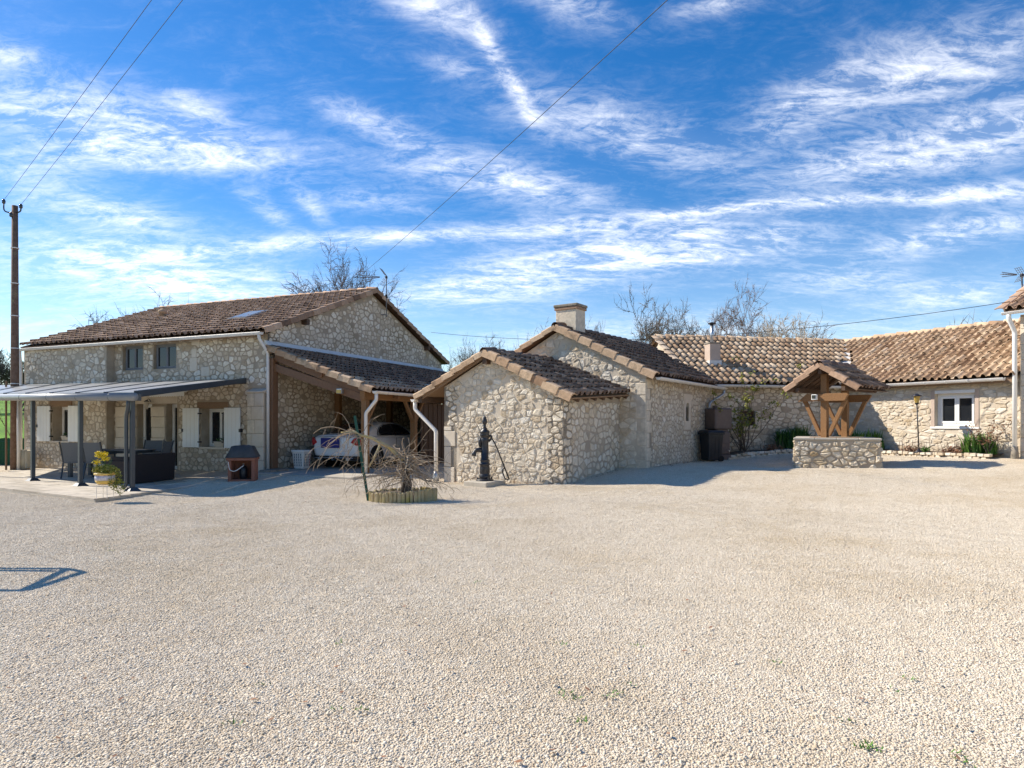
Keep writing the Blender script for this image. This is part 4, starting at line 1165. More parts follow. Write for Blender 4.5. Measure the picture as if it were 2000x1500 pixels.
P0 = bw.o - BLd * .15
a0 = P0 - BLb * BO + UP * ez; a1 = BB + BLd * 2.4 - BLb * BO + UP * ez; c0 = P0 + BLb * HS + UP * Zr; c1 = BB + BLd * 2.4 + BLb * HS + UP * Zr
lroof = barnL.part('roof', MB().prism([a0, BB - (BLb) * BO + UP * ez, BB + va * .97 + UP * Zr, c0], UP * -.04), 'wood_dark')
rf = Roof(barnL, lroof, 'tile_pink', 21, .58, .26, taper=.86)
rf.patch(a0, a1, c0, c1, keep=lambda c: side(c) > .10 * va.length, wid=.225, exp=.36)
rf.run('verge2', lambda: verge_geo(rf.rnd, side=1, wt_=.22), a0, c0, UP, .40, .3)
rf.run('ridge', lambda: barrel_geo(rf.rnd), c0 + UP * .03, J + UP * (Zr + .03), UP, .40, .1)
rf.patch(P0 + BLb * (2 * HS + BO) + UP * ez, BB + BLd * 3 + BLb * (2 * HS + BO) + UP * ez, c0, BB + BLd * 3 + BLb * HS + UP * Zr, wid=.225, exp=.36)
rf.done(300)
b0 = BB - BRd * 2.4 - BRb * BO + UP * ez; b1 = BB + BRd * LBR - BRb * BO + UP * ez; f0 = BB - BRd * 2.4 + BRb * HS + UP * Zr; f1 = BB + BRd * LBR + BRb * HS + UP * Zr
rroof = barnR.part('roof', MB().prism([BB - BRb * BO + UP * ez, b1, f1, BB + va * .97 + UP * Zr], UP * -.04), 'wood_dark')
rf = Roof(barnR, rroof, 'tile_pink', 22, .50, .27, taper=.90)
rf.patch(b0, b1, f0, f1, keep=lambda c: side(c) < -.10 * va.length, wid=.225, exp=.36)
rf.run('ridge', lambda: barrel_geo(rf.rnd, r=.125), J + UP * (Zr + .03), f1 + UP * .03, UP, .42, .2)
rf.done(300)
# lead valley between the wings
bv = BB + va * .02 + UP * (ez + .04 + .17); jv = J + UP * (Zr + .03); vs_ = V(va.y, -va.x, 0).normalized() * .16
barnR.part('valley', MB().hexa([bv - vs_ + UP * .05, bv + vs_ + UP * .05, jv + vs_ + UP * .05, jv - vs_ + UP * .05, bv - vs_ + UP * .07, bv + vs_ + UP * .07, jv + vs_ + UP * .07, jv - vs_ + UP * .07]), 'zinc')
gutter(barnL, P0 - BLb * (BO + .08) + UP * (ez - .02), BB - BLb * (BO + .08) - BLd * .1 + UP * (ez - .03), .07, 'zinc', brackets=8)
gutter(barnR, BB - BRb * (BO + .08) + BRd * .1 + UP * (ez - .03), BB + BRd * 4.75 - BRb * (BO + .08) + UP * (ez - .02), .07, 'zinc', brackets=8)
barnR.part('fascia', MB().hexa([b + UP * dz for dz in (-.14, .0) for b in (BB - BRb * (BO - .01), BB - BRb * (BO - .01) + BRd * LBR, BB - BRb * (BO - .04) + BRd * LBR, BB - BRb * (BO - .04))]), 'wood_old').location.z += ez
# flue with rendered stack on the left-hand wing
fd = V((1396 - 1000) / F, 1, (HZ - 716) / F); nL = (a1 - a0).cross(c0 - a0).normalized(); kf = (a0 - V(0, 0, CAMZ)).dot(nL) / fd.dot(nL); fb = V(0, 0, CAMZ) + fd * kf
fb = fb + BLb * .15
zt = CAMZ + (HZ - 672) * fb.y / F
stack = barnL.part('flue_stack', MB().box(V(fb.x, fb.y, (fb.z - .2 + zt) / 2), (.38, .38, zt - fb.z + .2), BLd, BLb), 'plaster_pink', bevel=.012)
barnL.part('stack_flashing', MB().box(V(fb.x, fb.y, fb.z + .12), (.43, .43, .16), BLd, BLb), 'zinc', stack)
ft = CAMZ + (HZ - 631) * fb.y / F
barnL.part('flue_pipe', MB().tube([V(fb.x - .02, fb.y, zt - .02), V(fb.x - .02, fb.y, ft - .06)], .055, 12), 'steel', stack, smooth=True)
barnL.part('flue_cowl', MB().lathe([(.055, -.08), (.055, -.03), (.13, -.03), (.13, .0), (.03, .03)], V(fb.x - .02, fb.y, ft), 12), 'iron', stack, smooth=True)
barnL.part('stack_cap', MB().box(V(fb.x, fb.y, zt + .02), (.42, .42, .04), BLd, BLb), 'concrete_dark', stack)

# ------------------------------------------------------------------ taller house at the right-hand edge
TO = V(13.38, 17.25, 0)
tower = Thing('stone_house', TO + BRd * 2 + BRb * 2 + UP * .4, 'taller pale ashlar house cut off by the right edge of the picture', 'house')
tw = Wall(TO, BRd, -BRb)
TZ = 4.33
twl = tower.part('wall', wall_mb(tw, (0, 6, -.2, TZ - .1), .4, [(20, 21, 20, 21)]), 'mortar_cream')
tower.part('end_wall', wall_mb(Wall(TO, BRb, -BRd), [(.4, -.2), (6, -.2), (6, TZ), (3, TZ + 1.4), (.4, TZ + .1)], .35), 'mortar_cream')
z = .3; k = 0
rq = random.Random(4)
while z < TZ - .15:
    hh = rq.uniform(.3, .42); t_ = 0
    while t_ < 5.6:
        L = rq.uniform(.4, .7)
        tower.part('block', wbox(tw, t_ + .006, t_ + L - .006, z + .006, min(z + hh, TZ - .1) - .006, -.05, .02 * rq.uniform(.5, 1.3)), 'stone_cream' if rq.random() < .4 else 'ashlar', twl, bevel=.012); t_ += L
    z += hh
t0_, t1_ = TO - BRd * .22 - BRb * .32 + UP * TZ, TO + BRd * 6 - BRb * .32 + UP * TZ; t2_, t3_ = TO - BRd * .22 + BRb * 3 + UP * (TZ + 1.75), TO + BRd * 6 + BRb * 3 + UP * (TZ + 1.75)
troof = tower.part('roof', slab(t0_, t1_, t2_, t3_, .06), 'wood_old')
rf = Roof(tower, troof, 'tile_brown', 31, .6, .25)
rf.patch(t0_, t1_, t2_, t3_, wid=.225, exp=.36); rf.run('verge2', lambda: verge_geo(rf.rnd, side=1), t0_, t2_, UP, .4, .2); rf.done(120)
gutter(tower, t0_ - BRb * .07 - BRd * .02 + UP * -.05, t1_ - BRb * .07 + UP * -.05, .06, 'zinc')
dpx = TO - BRb * .15 - BRd * .06
tower.part('downpipe', MB().tube(rounded([t0_ - BRb * .05 + BRd * .12 + UP * -.1, t0_ - BRb * .05 + BRd * .12 + UP * -.2, dpx + UP * (TZ - .55), dpx + UP * .55], .06), .055, 12), 'white_paint', smooth=True)
tower.part('drain_shoe', MB().lathe([(.07, .35), (.085, .15), (.09, 0), (.06, -.1)], dpx + UP * .42, 10), 'concrete_dark', smooth=True)

# ------------------------------------------------------------------ terrace of pale boards
TZt = -.12
G = V(-.85, .525, 0).normalized(); Hh = V(.234, .972, 0).normalized()
T0 = V(-8.30, 13.05, 0)
mb = MB().prism([T0 + UP * -.5, T0 + G * 9 + UP * -.5, T0 + G * 9 + Hh * 9 + UP * -.5, T0 + Hh * 6.6 + UP * -.5], UP * (.5 + TZt - .035))
terrace = single('terrace', mb, 'concrete', kind='structure')
rq = random.Random(9); row = 0; wd = .29
for r_ in range(24):
    pos = -(r_ % 3) * .4
    while pos < 8.6:
        L = 1.2; a, b = max(pos, 0), pos + L
        if b - a > .1:
            c = T0 + Hh * (r_ + .5) * wd + G * (a + b) / 2
            if (c - HC).dot(-HB) > STEP + .05 or (c - HC).dot(-HA) > .1 and (c - HC).dot(-HB) > -.2:
                if (c - HC).dot(-HA) < .35 + .12 * (24 - r_) * 0 or r_ < 18:
                    m_ = MB().box(c + UP * (TZt - .018 + rq.uniform(-.003, .003)), (b - a - .012, wd - .012, .034), G, UP.cross(G), UP, tone=min(1, max(0, rq.gauss(.5, .25))))
                    o = single('board', m_, 'board'); o.parent = terrace
        pos += L

# ------------------------------------------------------------------ pergola
perg = Thing('patio_pergola', V(-10.5, 17, TZt), 'dark aluminium lean-to pergola with pale roof panels over the terrace', 'pergola')
PP = [V(-14.7, 18.45, 0), V(-12.5, 17.1, 0), V(-10.37, 15.75, 0), V(-8.47, 14.62, 0)]
pf = lambda k: PP[3] + (PP[0] - PP[3]) * k            # along the front beam
zf_ = lambda k: 1.96 + .14 * k
for p in PP[:]:
    o = perg.part('post', MB().box(p + UP * (TZt + 2.0) / 2, (.088, .088, 2.0 - TZt), G, UP.cross(G)), 'anthracite', bevel=.008)
    perg.part('foot', MB().hexa([p + UP * TZt + G * sx * .13 + G.cross(UP) * sy * .13 for sx, sy in ((-1, -1), (1, -1), (1, 1), (-1, 1))] + [p + UP * (TZt + .07) + G * sx * .065 + G.cross(UP) * sy * .065 for sx, sy in ((-1, -1), (1, -1), (1, 1), (-1, 1))]), 'anthracite', o)
fr0, fr1 = pf(-.035) + UP * zf_(0), pf(1.25) + UP * zf_(1.25)
perg.part('front_beam', MB().bar(fr0 + Hh * .02, fr1 + Hh * .02, .10, .16), 'anthracite', bevel=.01)
out = -Hh * .12
ring = []
gb = MB()
for (A_, B_) in ((fr0 + out, fr1 + out),):
    gb.tube([A_ + UP * -.0, B_ + UP * -.0], .092, 14)
gt = perg.part('gutter', gb, 'anthracite_light', smooth=True)
for k in (.09, .28, .47, .66, .85, 1.04):
    c = pf(k * 1.05) + UP * zf_(k * 1.05) + out
    perg.part('joint', MB().tube([c - G * .008, c + G * .008], .0955, 14), 'anthracite', gt, smooth=True)
bk0, bk1 = fac.at(.85, 2.62, .03), facL.at(LH + 1.5, 2.66, .03)
perg.part('wall_beam', MB().bar(bk0, bk1, .06, .12), 'anthracite')
mapk = lambda k: (pf(k * 1.25 - .02) + UP * (zf_(k * 1.25) + .09), bk0 + (bk1 - bk0) * k + UP * .07)
nb_ = 7
for i in range(nb_ + 1):
    p, q = mapk(i / nb_)
    perg.part('rafter', MB().bar(p - UP * .02, q - UP * .02, .07 if i else .09, .11 if i else .15), 'anthracite', bevel=.006)
for i in range(nb_):
    p0, q0 = mapk((i + .07) / nb_); p1, q1 = mapk((i + .93) / nb_)
    for j in range(2):
        f = lambda a, b, k: a + (b - a) * k
        k0, k1 = (.01, .49) if j == 0 else (.51, .99)
        A, B, C_, D_ = f(p0, q0, k0), f(p1, q1, k0), f(p1, q1, k1), f(p0, q0, k1)
        perg.part('roof_panel', MB().hexa([A, B, C_, D_, A + UP * .02, B + UP * .02, C_ + UP * .02, D_ + UP * .02]), 'panel')
p3 = PP[3]
perg.part('downpipe', MB().tube(rounded([p3 + out + G * -.02 + UP * 1.9, p3 + out + UP * 1.72, p3 - Hh * .08 + G * .13 + UP * 1.55, p3 - Hh * .08 + G * .13 + UP * 1.3, p3 - Hh * .08 + G * .13 + UP * (TZt + .12), p3 - Hh * .16 + G * .17 + UP * (TZt + .06)], .08), .043, 10), 'anthracite', smooth=True)
# rolled awning with scalloped edge on the house wall
aw = Thing('awning', fac.at(2.6, 2.2, .1), 'white scalloped awning rolled up under the pergola roof', 'awning')
ta, tb = fac.t(372), fac.t(304)
aw.part('roller', MB().tube([fac.at(ta, 2.42, .16), fac.at(tb, 2.42, .16)], .07, 10), 'white_paint', smooth=True)
mb = MB(); n = 60
for k in range(n):
    x0_, x1_ = ta + (tb - ta) * k / n, ta + (tb - ta) * (k + 1) / n; s0 = .03 * abs(math.sin(math.pi * k / 4)); s1_ = .03 * abs(math.sin(math.pi * (k + 1) / 4))
    mb.hexa([fac.at(x0_, 2.24 - s0, .235), fac.at(x1_, 2.24 - s1_, .235), fac.at(x1_, 2.24 - s1_, .24), fac.at(x0_, 2.24 - s0, .24), fac.at(x0_, 2.40, .235), fac.at(x1_, 2.40, .235), fac.at(x1_, 2.40, .24), fac.at(x0_, 2.40, .24)])
aw.part('valance', mb, 'white_paint')

# ------------------------------------------------------------------ garden furniture
def at_ground(u, v, z): D = F * (CAMZ - z) / (v - HZ); return V((u - 1000) / F * D, D, z)
tb0 = at_ground(137, 932, TZt)
tX = V(.93, -.05, 0).normalized(); tY = UP.cross(tX)
tab = Thing('dining_table', tb0 + tX * .9 + tY * .4, 'grey outdoor dining table with dark legs on the terrace', 'table')
tc = tb0 + tX * .92 + tY * .42
tab.part('top', MB().box(tc + UP * .74, (2.0, .95, .035), tX, tY), 'mesh_fabric', bevel=.008)
tab.part('apron', MB().box(tc + UP * .69, (1.86, .82, .06), tX, tY), 'anthracite')
for sx in (-1, 1):
    for sy in (-1, 1): tab.part('leg', MB().box(tc + tX * sx * .93 + tY * sy * .40 + UP * .36, (.09, .09, .72), tX, tY), 'anthracite', bevel=.006)


def chair(c, ang, label):
    fx = V(math.cos(ang), math.sin(ang), 0); fy = UP.cross(fx)      # fx: the way the sitter faces
    ch = Thing('garden_chair', c, label, 'chair', 'garden chairs around the dining table')
    P = lambda x, y, z: c + fx * x + fy * y + UP * z
    ch.part('seat', MB().box(P(0, 0, .43), (.46, .50, .03), fx, fy), 'mesh_fabric', bevel=.008)
    ch.part('backrest', MB().hexa([P(-.22, -.24, .45), P(-.20, -.24, .45), P(-.20, .24, .45), P(-.22, .24, .45), P(-.36, -.24, .98), P(-.34, -.24, .98), P(-.34, .24, .98), P(-.36, .24, .98)]), 'mesh_fabric')
    for sy in (-1, 1):
        ch.part('leg', MB().bar(P(.24, sy * .27, 0), P(.20, sy * .27, .66), .03, .03), 'anthracite')
        ch.part('leg', MB().bar(P(-.30, sy * .27, 0), P(-.18, sy * .27, .45), .03, .03), 'anthracite')
        ch.part('back_post', MB().bar(P(-.18, sy * .27, .42), P(-.37, sy * .27, 1.0), .03, .03), 'anthracite')
        ch.part('armrest', MB().bar(P(.24, sy * .27, .66), P(-.27, sy * .27, .66), .05, .025), 'anthracite')
    return ch


chair(tc + tX * -.55 - tY * .62, math.pi / 2 + .1, 'leftmost garden chair with its back to the yard at the table')
chair(tc + tX * .12 - tY * .66, math.pi / 2 - .1, 'garden chair partly behind the pergola post nearest the flower pot')
chair(tc + tX * 1.28 + tY * .0, math.pi + .1, 'garden chair at the right-hand end of the dining table')
chair(tc + tX * .55 + tY * .85, -math.pi / 2 + .1, 'garden chair on the house side of the dining table')

sc = at_ground(263, 946, TZt); sr = at_ground(341, 937, TZt)
sX = (sr - sc).normalized(); sY = UP.cross(sX)
sofa = Thing('wicker_sofa', (sc + sr) / 2 + sY * .4, 'dark brown wicker garden sofa seen from behind by the pergola downpipe', 'sofa')
Ls = (sr - sc).length
SP = lambda x, y, z: sc + sX * x + sY * y + UP * z
sofa.part('back', MB().hexa([SP(0, 0, .02), SP(Ls, 0, .02), SP(Ls, .16, .02), SP(0, .16, .02), SP(0, -.03, .72), SP(Ls, -.03, .72), SP(Ls, .12, .72), SP(0, .12, .72)]), 'wicker', bevel=.015)
sofa.part('seat_base', MB().box(SP(Ls / 2, .5, .18), (Ls - .01, .68, .30), sX, sY), 'wicker', bevel=.015)
sofa.part('cushion', MB().box(SP(Ls / 2, .5, .39), (Ls - .25, .62, .12), sX, sY), 'mesh_fabric', bevel=.03)
for x in (.07, Ls - .07): sofa.part('arm', MB().box(SP(x, .46, .29), (.15, .86, .56), sX, sY), 'wicker', bevel=.015)
# second module
s2 = at_ground(216, 941, TZt)
arm = Thing('wicker_armchair', s2 + V(.2, .4, 0), 'dark wicker garden armchair behind the yellow flower pot', 'armchair')
aX = V(.97, -.24, 0).normalized(); aY = UP.cross(aX)
AP = lambda x, y, z: s2 + aX * x + aY * y + UP * z
arm.part('back', MB().box(AP(.28, .07, .33), (.54, .14, .62), aX, aY), 'wicker', bevel=.015)
arm.part('seat_base', MB().box(AP(.28, .42, .18), (.52, .54, .30), aX, aY), 'wicker', bevel=.015)
for x in (.05, .51): arm.part('arm', MB().box(AP(x, .42, .28), (.11, .56, .52), aX, aY), 'wicker', bevel=.012)
arm.part('cushion', MB().box(AP(.28, .42, .39), (.36, .5, .12), aX, aY), 'mesh_fabric', bevel=.03)


def leaves(mb, c, rad, n, size, rnd, flat=.6, droop=0.0, shell=0.35):
    """small two-faced leaves spread through a volume"""
    for _ in range(n):
        d = V(rnd.gauss(0, 1), rnd.gauss(0, 1), rnd.gauss(0, 1)).normalized(); k = rnd.uniform(shell, 1.0) ** .6
        p = Vector(c) + V(d.x * rad[0], d.y * rad[1], d.z * rad[2]) * k
        s = size * rnd.uniform(.6, 1.4); a = V(rnd.gauss(0, 1), rnd.gauss(0, 1), rnd.gauss(0, flat) - droop).normalized()
        b = a.cross(V(rnd.gauss(0, 1), rnd.gauss(0, 1), rnd.gauss(0, 1))).normalized(); u_ = a.cross(b) * s * .12
        mb.add([p - a * s * .5, p + b * s * .28 + u_, p + a * s * .5, p - b * s * .28 + u_], [(0, 1, 2), (0, 2, 3)], rnd.random())


# flower pot on a wire stand
fpb = at_ground(196, 975, TZt); fpb = V(fpb.x, fpb.y + .15, TZt)
pot = Thing('flower_pot', fpb, 'yellow and white glazed flower pot on a pale wire stand with yellow flowers', 'flower pot')
pot.part('bowl', MB().lathe([(.10, .34), (.17, .36), (.215, .43), (.225, .47)], fpb, 20), 'pot_yellow', smooth=True)
pot.part('band', MB().lathe([(.226, .47), (.232, .53), (.222, .60)], fpb, 20), 'pot_white', smooth=True)
pot.part('rim', MB().lathe([(.222, .60), (.25, .615), (.25, .65), (.215, .655)], fpb, 20), 'pot_yellow', smooth=True)
pot.part('soil', MB().lathe([(.21, .62), (.20, .64)], fpb, 16), 'soil')
for k in range(4):
    a = math.pi / 4 + k * math.pi / 2; pot.part('stand_leg', MB().tube([fpb + V(math.cos(a) * .19, math.sin(a) * .19, 0), fpb + V(math.cos(a) * .19, math.sin(a) * .19, .36)], .007, 6), 'pvc')
pot.part('stand_ring', MB().tube([fpb + V(math.cos(2 * math.pi * k / 16) * .19, math.sin(2 * math.pi * k / 16) * .19, .36) for k in range(17)], .007, 6), 'pvc')
rl = random.Random(3); mb = MB()
leaves(mb, fpb + UP * .74, (.30, .26, .12), 420, .06, rl); leaves(mb, fpb + V(.24, 0, .50), (.16, .2, .32), 380, .05, rl, droop=.6); leaves(mb, fpb + V(.38, 0, .3), (.14, .16, .22), 160, .045, rl, droop=.6)
pot.part('foliage', mb, 'leaf_yellow')
mb = MB()
for k in range(26):
    p = fpb + V(rl.gauss(-.05, .14), rl.gauss(0, .12), rl.uniform(.8, 1.15)); mb.tube([fpb + V(0, 0, .66), p], .004, 4)
pot.part('stems', mb, 'leaf_dark')
mb = MB(); leaves(mb, fpb + V(-.10, 0, 1.12), (.17, .13, .10), 260, .06, rl, shell=0); leaves(mb, fpb + V(-.22, 0, .92), (.10, .1, .07), 80, .05, rl, shell=0); leaves(mb, fpb + V(.02, 0, 1.02), (.10, .1, .07), 70, .05, rl, shell=0)
pot.part('blossom', mb, 'petal_yellow')
pot.o.scale = (.78,) * 3

# cream heat-pump boxes by the wall
acb = at_ground(73, 914, -.2); acb = facL.at(facL.t(76), -.2, .45)
ac = Thing('heat_pump_cabinet', acb, 'cream ribbed cabinet against the house wall at the far left window', 'cabinet')
ac.part('case', MB().box(acb + UP * .33, (.62, .34, .62), HA, -HB), 'cream_paint', bevel=.04)
for k in (-.15, .15): ac.part('column', MB().tube([acb - HB * .17 + HA * k + UP * .02, acb - HB * .17 + HA * k + UP * .66], .12, 14), 'cream_paint', smooth=True)
# plant troughs on the two sills
for w_, h, tt, lab in ((fac, lw, .28, 'stone trough with a small green plant on the right-hand window sill'), (facL, lwl, .25, 'pale stone trough on the left-hand window sill')):
    c = w_.at(h[0] + tt, h[2] + .0, -.1); tr = Thing('window_trough', c, lab, 'trough')
    tr.part('trough', MB().hexa([c + w_.d * x + w_.n * y for x, y in ((-.16, -.08), (.16, -.08), (.16, .08), (-.16, .08))] + [c + w_.d * x + w_.n * y + UP * .17 for x, y in ((-.22, -.1), (.22, -.1), (.22, .1), (-.22, .1))]), 'pot_stone', bevel=.01)
    mb = MB(); leaves(mb, c + UP * .22, (.16, .08, .08), 60, .05, rl); tr.part('foliage', mb, 'leaf_dark')

# ------------------------------------------------------------------ barbecue
bq0 = at_ground(441, 941, -.08); bX = HB * .45 - HA * .9; bX = (V(.96, .2, 0)).normalized(); bY = UP.cross(bX)
bbq = Thing('brick_barbecue', bq0 + bX * .35 + bY * .3, 'red-brown masonry barbecue under a dark grey cover at the house corner', 'barbecue')
BP = lambda x, y, z: bq0 + bX * x + bY * y + UP * z
for a, b, c, d in ((0, .09, 0, .58), (.62, .71, 0, .58)): bbq.part('side', MB().box(BP((a + b) / 2, .28, .29 - .05), (b - a, .56, .62), bX, bY), 'terracotta', bevel=.012)
bbq.part('rear', MB().box(BP(.355, .53, .24), (.53, .06, .60), bX, bY), 'terracotta')
bbq.part('slab', MB().box(BP(.355, .27, .585), (.78, .64, .07), bX, bY), 'terracotta', bevel=.012)
bbq.part('floor', MB().box(BP(.355, .27, .02), (.53, .5, .06), bX, bY), 'terracotta')
mb = MB(); n = 14; top = []
rb = random.Random(2); vs_g = []; nxg, nyg = 12, 9
for j in range(nyg):
    for i in range(nxg):
        x, y = i / (nxg - 1), j / (nyg - 1); e = min(x, 1 - x, y, 1 - y); hh = .62 + (.27 if e > .1 else .14 if e > 0 else 0.0) + rb.uniform(-.02, .02) * (1 if e > 0 else 0) + (.05 * math.sin(x * 3))
        vs_g.append(BP(-.06 + x * .83, -.08 + y * .7, hh if e > 0 else .63))
mb.add(vs_g, [(j * nxg + i, j * nxg + i + 1, (j + 1) * nxg + i + 1, (j + 1) * nxg + i) for j in range(nyg - 1) for i in range(nxg - 1)])
bbq.part('cover', mb, 'cover_grey', smooth=True)
bbq.o.scale = (.9, .9, .95)
bbq.part('cable', MB().tube(rounded([BP(.02, -.02, .52), BP(.06, -.06, .30), BP(.2, -.05, .26), BP(.42, .0, .42)], .1, 5), .012, 6), 'pvc', smooth=True)
gb_ = BP(.36, .3, .05); gas = Thing('gas_bottle', gb_, 'small dark gas bottle standing inside the barbecue', 'gas bottle')
gas.part('bottle', MB().lathe([(.08, 0), (.10, .03), (.10, .26), (.06, .32), (.03, .33)], gb_, 12), 'iron', smooth=True)
gas.part('valve', MB().lathe([(.02, .33), (.02, .37), (.03, .38)], gb_, 8), 'steel', smooth=True)
# step beside the corner
c = HC - HA * .55 - HB * .35; c.z = gz(c.x, c.y)
single('door_step', MB().box(c + UP * .02, (.75, .45, .2), HB, -HA), 'concrete_dark', 'dark worn stone step at the corner beside the carport', 'step', bevel=.03)

# laundry basket
lb = at_ground(557, 914, -.015); lb = cp(.75, .62, -.015)
bas = Thing('laundry_basket', lb, 'tall white plastic laundry basket against the carport wall', 'basket')
def ringsq(c, wx, wy, z): return [c + HB * sx * wx - HA * sy * wy + UP * z for sx, sy in ((-1, -1), (1, -1), (1, 1), (-1, 1))]
bas.part('body', MB().hexa(ringsq(lb, .15, .17, .01) + ringsq(lb, .19, .22, .56)), 'pvc', bevel=.02)
bas.part('rim', MB().hexa(ringsq(lb, .205, .235, .53) + ringsq(lb, .205, .235, .575)), 'white_paint', bevel=.01)
for k in range(5):
    for q in range(4):
        c = lb - HB * (.155 + .007 * k) + HA * (-.12 + q * .08) + UP * (.12 + .08 * k); bas.part('slot', MB().box(c - HB * .012, (.008, .02, .06), HB, -HA), 'mesh_fabric')
        c = lb - HA * (.178 + .008 * k) + HB * (-.10 + q * .07) + UP * (.12 + .08 * k); bas.part('slot', MB().box(c - HA * .012, (.02, .008, .06), HB, -HA), 'tail_red' if q > 2 else 'mesh_fabric')

# ------------------------------------------------------------------ car
def build_car():
    o0 = cp(1.05, .66, -.012)          # rear left corner on the slab
    fx = HB; fy = HA                    # forward, left
    c0 = o0 - HA * .905                 # rear centre
    car = Thing('white_saloon_car', c0 + fx * 2.3, 'white four-door saloon car parked nose-in under the carport', 'car')
    P = lambda x, y, z: c0 + fx * x + fy * y + UP * z
    X = [0.0, .05, .18, .42, .8, 1.2, 1.8, 2.5, 3.2, 3.7, 4.1, 4.4, 4.58, 4.66]
    HW = [.70, .78, .84, .88, .895, .90, .905, .905, .90, .89, .86, .80, .70, .58]
    ZB = [.42, .34, .28, .23, .20, .19, .18, .18, .18, .19, .20, .22, .26, .34]
    ZS = [.88, 1.00, 1.03, 1.04, 1.03, 1.00, .97, .955, .95, .92, .87, .80, .72, .62]
    vs = []; prof_n = 0
    for x, hw, zb, zs in zip(X, HW, ZB, ZS):
        half = [(0, zb), (hw * .82, zb), (hw * .95, zb + .08), (hw * .99, zb + .22), (hw, min(.62, zs - .12)), (hw * .985, zs - .16), (hw * .955, zs - .07), (hw * .89, zs - .015), (hw * .6, zs + .015), (0, zs + .03)]
        sec = half + [(-y, z) for y, z in half[-2:0:-1]]
        prof_n = len(sec); vs += [P(x, y, z) for y, z in sec]
    fs = []
    for i in range(len(X) - 1):
        for k in range(prof_n): fs.append((i * prof_n + k, i * prof_n + (k + 1) % prof_n, (i + 1) * prof_n + (k + 1) % prof_n, (i + 1) * prof_n + k))
    fs.append(tuple(range(prof_n))); fs.append(tuple((len(X) - 1) * prof_n + k for k in range(prof_n)))
    body = MB(); body.add(vs, fs)
    bo = car.part('body', body, 'car_paint', smooth=True)
    sub = bo.modifiers.new('smooth', 'SUBSURF'); sub.levels = 1; sub.render_levels = 2
    # cabin
    GX = [.62, .95, 1.30, 1.65, 2.05, 2.5, 2.9, 3.25, 3.45]
    GZ = [1.02, 1.20, 1.345, 1.42, 1.445, 1.435, 1.36, 1.16, .98]
    GB = [.74, .79, .81, .82, .825, .825, .82, .80, .76]; GR = [.62, .60, .60, .60, .60, .60, .60, .64, .68]
    vs = []; n = 0
    for x, zr, wb_, wr in zip(GX, GZ, GB, GR):
        k = (zr - .93) / .5; wt_ = wb_ + (wr - wb_) * k
        half = [(wb_, .90), (wb_ - .01, .95), (wt_ + .04, zr - .10 * k), (wt_ - .02, zr - .035 * k), (wt_ * .7, zr - .006), (0, zr + .006)]
        sec = half + [(-y, z) for y, z in half[-2::-1]]; n = len(sec); vs += [P(x, y, z) for y, z in sec]
    fs = [(i * n + k, i * n + k + 1, (i + 1) * n + k + 1, (i + 1) * n + k) for i in range(len(GX) - 1) for k in range(n - 1)]
    cab = MB(); cab.add(vs, fs); co = car.part('cabin', cab, 'car_paint', smooth=True)
    sub = co.modifiers.new('smooth', 'SUBSURF'); sub.levels = 1; sub.render_levels = 2
    # side glass: points on the tumble-home plane
    for sg in (-1, 1):
        def S(x, z, off=.012):
            k = (z - .93) / .5; return P(x, sg * (.825 + (.605 - .825) * k + .022 + off), z)
        out = [(1.20, .99), (1.16, 1.03), (1.24, 1.14), (1.42, 1.27), (1.66, 1.345), (2.05, 1.372), (2.45, 1.36), (2.75, 1.30), (3.02, 1.14), (3.18, .99)]
        g = MB(); m_ = len(out); g.add([S(x, z) for x, z in out], [tuple(range(m_))]); g.add([S(x, z, -.02) for x, z in out], [tuple(range(m_))])
        wo_ = car.part('side_window', g, 'glass_dark')
        tr = MB(); pts = [S(x, z, .014) for x, z in out]; tr.tube(pts + [pts[0]], .009, 5); car.part('window_trim', tr, 'steel', wo_)
        car.part('pillar', MB().bar(S(2.12, .98, .016), S(2.10, 1.37, .016), .05, .012, fy), 'black_plastic', wo_)
        for xw in (.98, 3.82):           # wheel with arch
            w_ = P(xw, sg * .80, .325)
            car.part('wheel_arch', MB().tube([P(xw, sg * .70, .335), P(xw, sg * .908, .335)], .375, 22), 'rubber')
            wh = car.part('wheel', MB().tube([P(xw, sg * .72, .325), P(xw, sg * .915, .325)], .19, 18), 'iron')
            ty = MB().lathe([(.21, 0), (.30, -.0), (.325, .03), (.325, .17), (.30, .20), (.21, .20)], P(xw, sg * .72, .325), 26, axis=fy * sg); car.part('tyre', ty, 'rubber', wh, smooth=True)
            rm = MB()
            for k in range(5):
                a = 2 * math.pi * k / 5; rm.bar(P(xw, sg * .925, .325), P(xw + math.cos(a) * .205, sg * .925, .325 + math.sin(a) * .205), .05, .02, fy)
            rm.tube([P(xw + math.cos(2 * math.pi * k / 20) * .205, sg * .92, .325 + math.sin(2 * math.pi * k / 20) * .205) for k in range(21)], .012, 6)
            car.part('rim', rm, 'steel', wh)
        for xd in (1.55, 2.55):
            car.part('door_handle', MB().box(P(xd, sg * .915, .86), (.20, .025, .03), fx, fy), 'car_paint', bevel=.008)
        car.part('mirror', MB().box(P(3.05, sg * .98, 1.0), (.12, .2, .13), fx, fy), 'car_paint', bevel=.03)
        car.part('door_seam', MB().box(P(2.10, sg * .909, .64), (.010, .008, .56), fx, fy), 'black_plastic')
        # tail light wrapping the corner
        tl_ = [(.035, .60, .80), (.075, .80, .70), (.16, .853, .72), (.30, .885, .80), (.26, .87, .95), (.13, .84, .96), (.055, .70, .93)]
        g = MB(); pts = [P(x - .03, sg * (y + .012), z) for x, y, z in tl_]; cen = P(.055, sg * .85, .83)
